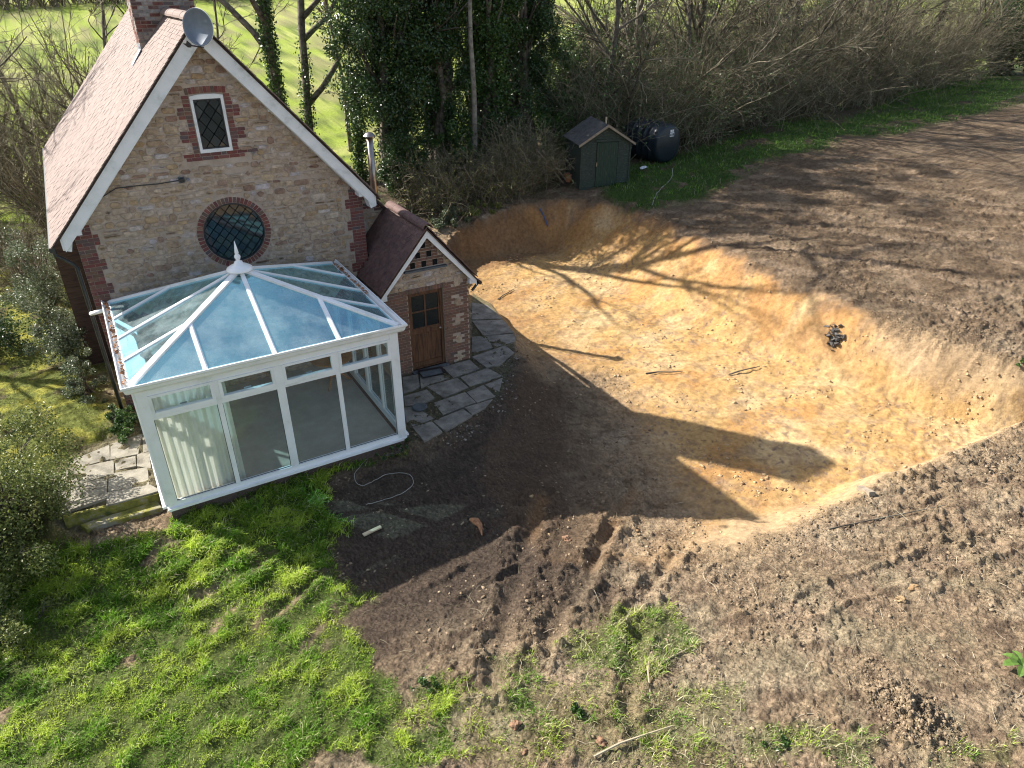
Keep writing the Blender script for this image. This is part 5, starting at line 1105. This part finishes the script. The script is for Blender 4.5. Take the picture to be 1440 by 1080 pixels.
# ================================================================== TREES AND SHRUBS
def taper(n, S, r0, r1): return np.repeat(np.linspace(r0, r1, S)[None], n, 0)
def tree(x, y, h, r, label, lean=(0, 0), n1=9, n2=5, n3=4, fork=0, z=None, mt='bark', ivy=None, ang=.75, lr=.5, tp=.3, group='bare trees behind the cottage', name='bare_tree', tw=.5, up=.02, n4=3, crownr=1., z0f=.3, dirs=None):
    z = Hz(x, y)-.1 if z is None else z
    t = empty(name, (x, y, z), label, 'tree', group)
    P0 = np.array([[x, y, z]]); T0 = grow(P0, np.array([[lean[0], lean[1], 1.]]), np.array([h]), 12, .05, .03); R0 = taper(1, 12, r, r*tp)
    trunk = [tubes(T0, R0, 9)]
    if fork:
        i = 2; D = np.array([[lean[0]+fork, lean[1], .9]]); Q = grow(T0[:, i], D, np.array([h*.7]), 12, .06, .05); RQ = taper(1, 12, r*.72, r*.2); trunk.append(tubes(Q, RQ, 8)); B, BR = np.concatenate([T0, Q]), np.concatenate([R0, RQ])
    else: B, BR = T0, R0
    L1, LR1 = spawn(B, BR, n1, .55*crownr, ang, 9, .13, .05, lr, z0f); trunk.append(tubes(L1, LR1, 6))
    v, f = joinVF(trunk); link('trunk', mesh_np('trunk', v, f, smooth=True), M[mt], t)
    L2, LR2 = spawn(L1, LR1, n2, .6, .7, 7, .16, up, .6, .2); L3, LR3 = spawn(L2, LR2, n3, .6, .6, 5, .18, up, .6, .1)
    pr = [tubes(L2, np.maximum(LR2, .012), 4), tubes(L3, np.maximum(LR3, .009), 3)]
    if n4: L4, LR4 = spawn(L3, LR3, n4, .6, .6, 4, .2, up, .6, .1); pr.append(tubes(L4, np.maximum(LR4, .0065), 3))
    v, f = joinVF(pr); link('crown', mesh_np('crown', v, f), M['twig'], t)
    if ivy:
        n, zt, rad, sz = ivy; ii = RNG.integers(0, 11, n); ff = RNG.random(n); pz = T0[0, ii]*(1-ff[:, None])+T0[0, np.minimum(ii+1, 11)]*ff[:, None]; hz = (pz[:, 2]-z)/h
        k = RNG.random(n) < sm(zt+.1, zt-.1, hz); pz = pz[k]; rr = (r*1.05+np.abs(RNG.normal(0, rad, len(pz)))*(1+.4*noise(pz[:, 2]*1.3, pz[:, 2]*0, 3)))[:, None]
        C = pz+unit(RNG.normal(size=(len(pz), 3))*np.array([1, 1, .2]))*rr
        v, f = leaves(C, sz, .8, .4); link('ivy', mesh_np('ivy', v, f), M['leaf_ivy'], t)
    return t
def bush(name, cx, cy, rx, ry, h, n, sz, m, label, cat='shrub', group=None, z=None, stems=14, clump=40, ztop=None, shell=.5, base=.0, cl=.28, tm='bark', flat=1.):
    z = Hz(cx, cy)-.05 if z is None else z; t = empty(name, (cx, cy, z), label, cat, group)
    c = RNG.normal(size=(clump, 3)); c = unit(c)*(RNG.random((clump, 1))**shell); c[:, 2] = np.abs(c[:, 2]) if base == 0 else c[:, 2]*.5+.5
    c = c*np.array([rx, ry, h*.86])*(1+.18*RNG.normal(size=(clump, 1)))
    r = np.minimum(min(rx, ry), h)*cl*RNG.uniform(.6, 1.3, clump); ii = RNG.integers(0, clump, n)
    C = c[ii]+unit(RNG.normal(size=(n, 3)))*(r[ii]*RNG.random(n)**.45)[:, None]*np.array([1, 1, flat]); C[:, 2] = np.maximum(C[:, 2], .02); C += np.array([cx, cy, z])
    v, f = leaves(C, sz, .55, .5); link('foliage', mesh_np('foliage', v, f), M[m], t)
    k = RNG.integers(0, clump, stems); S0 = np.tile(np.array([cx, cy, z]), (stems, 1))+RNG.normal(0, .12*rx, (stems, 3))*np.array([1, 1, 0]); E = c[k]+np.array([cx, cy, z])
    tt = np.linspace(0, 1, 7)[None, :, None]; P = S0[:, None]*(1-tt)+E[:, None]*tt; P[:, 1:-1] += RNG.normal(0, .05*rx, P[:, 1:-1].shape); P[:, :, 2] += (np.sin(tt*PI)*.1*h)[..., 0]
    R = np.linspace(.03*max(h/2, .5), .008, 7)[None].repeat(stems, 0); Q, RQ = spawn(P, R, 5, .45, .6, 5, .15, .05, .6, .3)
    v, f = joinVF([tubes(P, R, 5), tubes(Q, np.maximum(RQ, .004), 3)]); link('stem', mesh_np('stem', v, f), M[tm], t)
    return t
def thicket(name, pts, h, n, label, m='twig', cat='brambles', group=None, r=.010, lean=(0, 0), lv=0, lsz=.05, lm='leaf_shrub', arch=-.05, n2=4, n3=2):
    """many thin stems rising from within an area given by (x, y, radius) spots"""
    pts = np.array(pts); c = pts[:, :2].mean(0); t = empty(name, (c[0], c[1], Hz(*c)), label, cat, group)
    ii = RNG.integers(0, len(pts), n); xy = pts[ii, :2]+RNG.normal(0, .6, (n, 2))*pts[ii, 2:3]; zz = Hmac(xy[:, 0], xy[:, 1])-.05
    D = RNG.normal(0, .45, (n, 3)); D[:, 2] = 1; D[:, 0] += lean[0]; D[:, 1] += lean[1]
    P = grow(np.c_[xy, zz], D, h*RNG.uniform(.4, 1.15, n), 9, .13, arch); R = np.linspace(1, .35, 9)[None]*(r*RNG.uniform(.6, 1.5, n))[:, None]
    Q, RQ = spawn(P, R, n2, .5, .8, 6, .2, arch, .7, .15); pr = [tubes(P, R, 4), tubes(Q, np.maximum(RQ, .006), 3)]
    if n3: Q2, RQ2 = spawn(Q, RQ, n3, .55, .7, 4, .2, 0, .7, .1); pr.append(tubes(Q2, np.maximum(RQ2, .0055), 3))
    v, f = joinVF(pr); o = link('stem', mesh_np('stem', v, f), M[m], t); o['kind'] = 'stuff'
    if lv:
        k = RNG.integers(0, Q.shape[0], lv); j = RNG.integers(0, 6, lv); C = Q[k, j]+RNG.normal(0, .06, (lv, 3)); v, f = leaves(C, lsz, .6, .5); link('leaf', mesh_np('leaf', v, f), M[lm], t)['kind'] = 'stuff'
    return t
def V_(u, v, Y):
    d = FW+RT*(u-720)/FPX-UP*(v-540)/FPX; t = (Y-CAM[1])/d[1]; return CAM+d*t
# trees behind the house
tree(4.9, 14, 18.5, .17, 'tall tree with ivy wrapped trunk just right of the cottage roof apex', lean=(-.10, 0), ivy=(12000, .55, .09, .10), ang=1.0, crownr=1.0, lr=.85, tp=.6, n1=17, n2=5, n3=4, n4=2)
tree(6.7, 17.5, 17.5, .19, 'forked bare tree with ivy at its foot behind the right rake of the roof', lean=(-.02, 0), fork=.95, ivy=(5200, .28, .10, .10), ang=.95, lr=.8, tp=.5, n1=15, n2=5, n3=4, n4=2)
tree(7.9, 14.2, 5.5, .10, 'slim ivy covered young tree between the forked tree and the evergreens', lean=(-.05, .02), ivy=(5000, .85, .18, .10), n1=7, n2=4, n3=3, n4=2)
tree(11.6, 10.6, 12, .13, 'tall straight pole like bare trunk rising between the two evergreen masses', lean=(.01, .0), n1=5, n2=3, n3=3, n4=0, mt='bark_pale', z0f=.6)
tree(13.8, 12.5, 12, .17, 'dark trunk draped with ivy right of the pole like trunk', ivy=(9000, .9, .40, .12), n1=8, n2=4, n3=3, n4=2)
tree(15.2, 14.5, 12, .20, 'thick bare trunk at the back of the evergreen mass above the shed', ivy=(6000, .6, .30, .12), n1=9, n2=4, n3=3, n4=2)
# evergreens
G_ = 'evergreens behind the cottage'
bush('evergreen_tree', 8.7, 12.2, 2.1, 1.9, 15, 64000, .11, 'leaf_dark', 'broad dark glossy evergreen tree behind the steel flue', 'tree', G_, stems=16, clump=170, base=1, cl=.34)
bush('evergreen_tree', 11.0, 12.6, 1.8, 1.7, 15, 58000, .11, 'leaf_dark', 'dark evergreen tree directly left of the pole like trunk', 'tree', G_, stems=14, clump=150, base=1, cl=.34)
bush('evergreen_tree', 13.3, 13.2, 1.6, 1.5, 14, 40000, .11, 'leaf_ivy', 'ivy choked evergreen tree directly right of the pole like trunk', 'tree', G_, stems=12, clump=125, base=1, cl=.32)
bush('evergreen_tree', 15.8, 13.6, 1.9, 1.7, 14.5, 52000, .11, 'leaf_dark', 'dark evergreen tree rising above the shed roof', 'tree', G_, stems=14, clump=125, base=1, cl=.33)
bush('evergreen_tree', 18.6, 14.6, 1.9, 1.6, 5.4, 24000, .11, 'leaf_ivy', 'lower evergreen tree behind the oil tank', 'tree', G_, stems=12, clump=60, base=1, cl=.34)
bush('holly_tree', *V_(1420, 60, 12.5)[:2], 3.0, 2.4, 7, 26000, .16, 'leaf_dark', 'dark holly tree at the far right end of the hedge', 'tree', stems=10, clump=70, base=1, cl=.3)
for q in ((8.7, 10.9, 1.3, 1.0, 3.0, 11000, 'leaf_dark', 'dark bushy laurel just behind the flue'), (11.0, 10.9, 1.3, .9, 2.6, 10000, 'leaf_ivy', 'green bush at the foot of the pole like trunk'), (13.6, 11.2, 1.2, .9, 2.7, 10000, 'leaf_dark', 'dark bush behind the left side of the shed'), (16.6, 11.6, 1.4, .9, 3.0, 11000, 'leaf_ivy', 'green bush directly behind the shed roof')):
    bush('laurel_bush', q[0], q[1], q[2], q[3], q[4], q[5], .10, q[6], q[7], 'bush', 'bushes under the evergreens', stems=40, clump=60, base=1, cl=.34, tm='twig')
# hedge row to the right: individual trees and undergrowth
hed = [(19.0, 12.2, 14, .16), (22.0, 13.0, 16, .24), (23.8, 11.6, 13, .14), (26.4, 13.4, 15, .22), (29.5, 12.2, 14, .17), (32.5, 12.6, 15, .2), (36.0, 11.8, 13, .15), (39.5, 12.8, 14, .19), (44, 12.2, 14, .18), (49, 12.8, 14, .19)]
lab = ['thin bare tree above the oil tank', 'stout dark bare tree first right of the oil tank', 'slender bare tree beside the stout dark one', 'spreading bare tree in the middle of the hedgerow', 'leaning bare tree above the earth bank', 'bare tree behind the fallen stump', 'thin pale bare tree right of the stump', 'bare tree near the green verge', 'bare tree left of the dark holly', 'bare tree behind the dark holly']
for (x, y, h, r), l_ in zip(hed, lab): tree(x, y, h, r, l_, lean=(RNG.uniform(-.1, .25), -.05), n1=20, n2=8, n3=5, n4=3, group='bare trees in the hedgerow', ang=.9, z0f=.06, ivy=(1500, .3, .1, .12))
for k, (x0, x1, hh, nn_, lf) in enumerate([(17.6, 21.5, 4.2, 560, 16000), (21.5, 26, 5.0, 600, 16000), (26, 31, 5.2, 600, 9000), (31, 37, 5.6, 580, 6000), (37, 50, 6.5, 640, 2000)]):
    pts = [(x, 9.6+(x-17)*.03+RNG.uniform(-.5, 4.2), 1.0) for x in np.linspace(x0, x1, 12)]
    thicket('hedge_thicket', pts, hh, nn_, ['tangled brown thicket directly behind the oil tank', 'dense twiggy thicket right of the oil tank', 'thicket of arching brown stems mid hedge', 'thicket of leaning stems behind the fallen stump', 'pale thicket of slanting stems before the holly'][k], cat='thicket', group='thickets along the hedgerow', lv=lf, lean=(.25 if k > 2 else .05, 0), lsz=.09, r=.014, lm='leaf_ivy')
for k, (x, y, rx, h, m_, n_) in enumerate([(20.5, 15.2, 1.4, 5.5, 'leaf_ivy', 12000), (24.6, 16.5, 1.1, 8.5, 'leaf_dark', 16000), (29.0, 16.0, 1.2, 7.0, 'leaf_ivy', 14000), (34.5, 16.5, 1.3, 8, 'leaf_dark', 12000), (41, 16.5, 2.2, 8.5, 'leaf_ivy', 12000)]):
    bush('ivy_clad_tree', x, y, rx, rx*.9, h, n_, .13, m_, ['ivy clad tree rising behind the oil tank', 'dark ivy clad tree behind the stout bare tree', 'ivy clad tree behind the middle of the hedgerow', 'dark ivy clad tree behind the fallen stump', 'ivy clad tree left of the dark holly'][k], 'tree', 'ivy clad trees behind the hedgerow', stems=16, clump=60, base=1, cl=.3)
for k, (x0, x1, hh) in enumerate([(17.5, 22.5, 6.5), (22.5, 28, 7.5), (28, 34.5, 8), (34.5, 42, 8.5), (42, 56, 9)]):
    pts = [(x, 15+RNG.uniform(-1, 3), 1.2) for x in np.linspace(x0, x1, 10)]
    thicket('back_thicket', pts, hh, 120, ['tall dark scrub behind the tank thicket', 'tall dark scrub behind the second thicket', 'tall dark scrub behind the middle thicket', 'tall dark scrub behind the stump thicket', 'tall dark scrub at the right end of the hedge'][k], cat='thicket', group='tall scrub behind the hedgerow', m='bark', lean=(.1, 0), r=.028, n2=6, n3=4, lv=6000, lsz=.11, lm='leaf_ivy', arch=.0)
thicket('bramble_patch', [(x, y, .8) for x, y in ((8.4, 9.2), (9.4, 8.6), (10.4, 8.4), (11.6, 8.2), (12.4, 8.8), (13.0, 8.4), (11, 9.4), (9.4, 10))], 2.0, 620, 'tangle of pale bare brambles between the porch roof and the shed', lv=9000, lsz=.07, r=.009, lm='leaf_shrub')
thicket('bramble_patch', [(x, y, .5) for x, y in ((12.3, 8.5), (13.0, 8.2), (13.3, 9.4), (12.6, 9.8))], 2.6, 240, 'brambles climbing over the left side of the shed', lv=3000, lsz=.06, r=.009)
bush('ivy_mound', 9.0, 7.7, 1.0, .7, .55, 5000, .075, 'leaf_pale', 'pale shiny ivy mound behind the porch ridge', 'ivy', stems=5, clump=24)
bush('ivy_mound', 10.5, 7.3, 1.1, .45, .4, 4200, .07, 'leaf_shrub', 'low ivy mound on the pit edge under the pole like trunk', 'ivy', stems=5, clump=24)
bush('fern_clump', *T(722, 272)[:2], .4, .35, .45, 1400, .09, 'leaf_ivy', 'bright green weed clump at the top of the pit wall left of the shed', 'plant', stems=4, clump=12)
st_ = at(1155, 168); bush('fallen_stump', st_[0], st_[1], .9, .5, .5, 300, .08, 'leaf_shrub', 'brown uprooted stump on the earth bank at the hedge foot', 'stump', stems=40, clump=26)
# left side
thicket('coppice', [(-3.6, 15.2, .25), (-3.9, 15.6, .25)], 5.2, 70, 'fan of thin coppiced stems beyond the left eave of the cottage', cat='tree', r=.03, arch=.03, n2=6, n3=4, m='twig')
thicket('coppice', [(-7.5, 20, .4), (-8, 20.5, .4)], 6.5, 60, 'coppiced stems at the far left edge', cat='tree', r=.035, arch=.03, n2=6, n3=4, m='twig')
thicket('coppice', [(-5.5, 24, .5), (-6.5, 24.5, .5)], 7, 80, 'hazel coppice standing behind the far left hedge', cat='tree', r=.035, arch=.03, n2=7, n3=5)
thicket('coppice', [(-1.8, 22, .5)], 7, 70, 'hazel coppice behind the far end of the roof', cat='tree', r=.035, arch=.03, n2=7, n3=5)
tree(-1.5, 19, 8.5, .14, 'bare tree over the far end of the cottage roof', n1=12, n2=6, n3=5, n4=2, ang=.95, z0f=.15)
tree(-8.2, 15.5, 11.5, .2, 'bare tree standing behind the hedge left of the cottage roof', lean=(.18, 0), n1=16, n2=6, n3=5, n4=2, ang=.85, z0f=.25)
tree(-11.2, 9, 10, .22, 'bare mossy tree reaching in from beyond the left edge', lean=(.25, .05), n1=11, n2=5, n3=4, n4=2, ang=.95)
tree(-13.2, 2.6, 9.5, .16, 'leaning bare tree outside the left edge beside the lawn', lean=(.10, -.12), n1=5, n2=2, n3=2, n4=0, ang=.6)
tree(3.2, 20, 9, .10, 'small bare tree left of the ivy wrapped trunk', n1=12, n2=6, n3=4, n4=2, z0f=.15, ang=.8)
tree(9.6, 20.5, 10, .12, 'small bare tree on the field edge behind the slim ivy tree', n1=12, n2=6, n3=4, n4=2, z0f=.15, ang=.8)
tree(-4.6, 27, 10, .14, 'bare tree out in the field behind the coppice', n1=12, n2=7, n3=5, n4=2, z0f=.1, ang=.85)
tree(1.5, 24, 11, .18, 'bare tree on the field edge behind the chimney', n1=11, n2=5, n3=4, n4=2, z0f=.1, ang=.9)
thicket('hedge_thicket', [(-4.3, 11.5, .6), (-5.2, 13, .8), (-6.5, 14.5, .9), (-8.5, 15, 1), (-10, 15, 1), (-5, 9.8, .5)], 2.2, 500, 'brown twiggy hedge left of the cottage', cat='thicket', group='thickets along the hedgerow', lv=2500, r=.010)
bush('cotoneaster', -4.45, 7.4, .85, 1.7, 3.0, 15000, .055, 'leaf_pale', 'shiny pale leaved shrub against the far left corner of the cottage', stems=24, clump=60, base=1, cl=.3)
bush('pale_shrub', -4.0, 3.6, .8, 1.4, 1.9, 11000, .055, 'leaf_pale', 'speckled pale shrub in front of the dark boarded side extension', stems=24, clump=50, base=1, cl=.3)
bush('low_shrub', -3.75, 1.3, .45, .9, 1.3, 5200, .05, 'leaf_pale', 'small pale shrub beside the cottage wall and black downpipe', stems=20, clump=34)
bush('low_shrub', -3.2, -.6, .3, .8, .5, 4200, .06, 'leaf_ivy', 'green leafy shrub beside the conservatory left wall', stems=14, clump=44, base=1)
bush('evergreen_shrub', -6.5, 5.2, 1.5, 1.5, 1.7, 13000, .07, 'leaf_dark', 'dark evergreen shrub at the left edge before the chair', stems=14, clump=46)
bush('garden_shrub', -5.55, -3.3, 1.65, 1.75, 2.35, 52000, .055, 'leaf_shrub', 'large rounded olive green shrub on the left beside the patio', stems=70, clump=85, cl=.24, base=1)
bush('garden_shrub', -5.6, -5.6, 1.0, .9, .8, 9000, .05, 'leaf_shrub', 'pale speckled low shrub at the left edge under the larger shrub', stems=20, clump=36)
bush('ivy_sprig', 1.75, -4.42, .42, .14, .35, 420, .06, 'leaf_dark', 'sprig of dark ivy climbing over the conservatory sill corner', 'ivy', stems=6, clump=10, z=-.08)
# broad leaved dock at the right edge
dk = empty('dock_plant', at(1432, 935), 'large bright green broad leaved plant at the right edge', 'plant'); c0 = Vector(at(1436, 940))
for k in range(8):
    a = 2*PI*k/8+.3; l = random.uniform(.22, .34); d = Vector((math.cos(a), math.sin(a), 0)); s = Vector((-d.y, d.x, 0)); w = l*.2
    sp = [(0, 0, .01), (.3, .16, .6), (.6, .2, 1.), (.85, .15, .75), (1., .06, .05)]
    vs = []
    for t, zz, ww in sp: c_ = c0+d*l*t+Vector((0, 0, zz*l*1.6)); vs += [c_-s*w*ww, c_-Vector((0, 0, .02*ww)), c_+s*w*ww]
    MB().add(vs, [(i*3+j, i*3+j+1, i*3+j+4, i*3+j+3) for i in range(4) for j in range(2)]).obj('leaf', M['dockleaf'] if 'dockleaf' in M else M.setdefault('dockleaf', mat('dock_leaf', [(.09, .17, .03), (.15, .25, .05)], 6, .45, trans=.3)), dk)
for (u, v, l_) in ((1430, 505, 'isolated pale green weed tuft on the far rim at the right edge'), (600, 965, 'bright weed tuft at the lawn edge'), (1095, 1050, 'weedy green tuft with a yellow flower at the bottom right'), (820, 1005, 'small weed tuft in the thin grass')):
    x, y = T(u, v)[:2]; bush('weed_tuft', x, y, .28, .22, .16, 700, .05, 'leaf_ivy', l_, 'plant', stems=3, clump=9)
# far hedge beyond the field
for k in range(9):
    x = -60+k*17; thicket('far_hedge', [(x+i*2., 92+RNG.uniform(-2, 2), 1.6) for i in range(9)], 7., 260, 'section of far bare hedge beyond the field, number one counted from the left'.replace('number one', ['first', 'second', 'third', 'fourth', 'fifth', 'sixth', 'seventh', 'eighth', 'ninth'][k]), cat='hedge', group='far hedge beyond the field', r=.06, n2=4, n3=3)
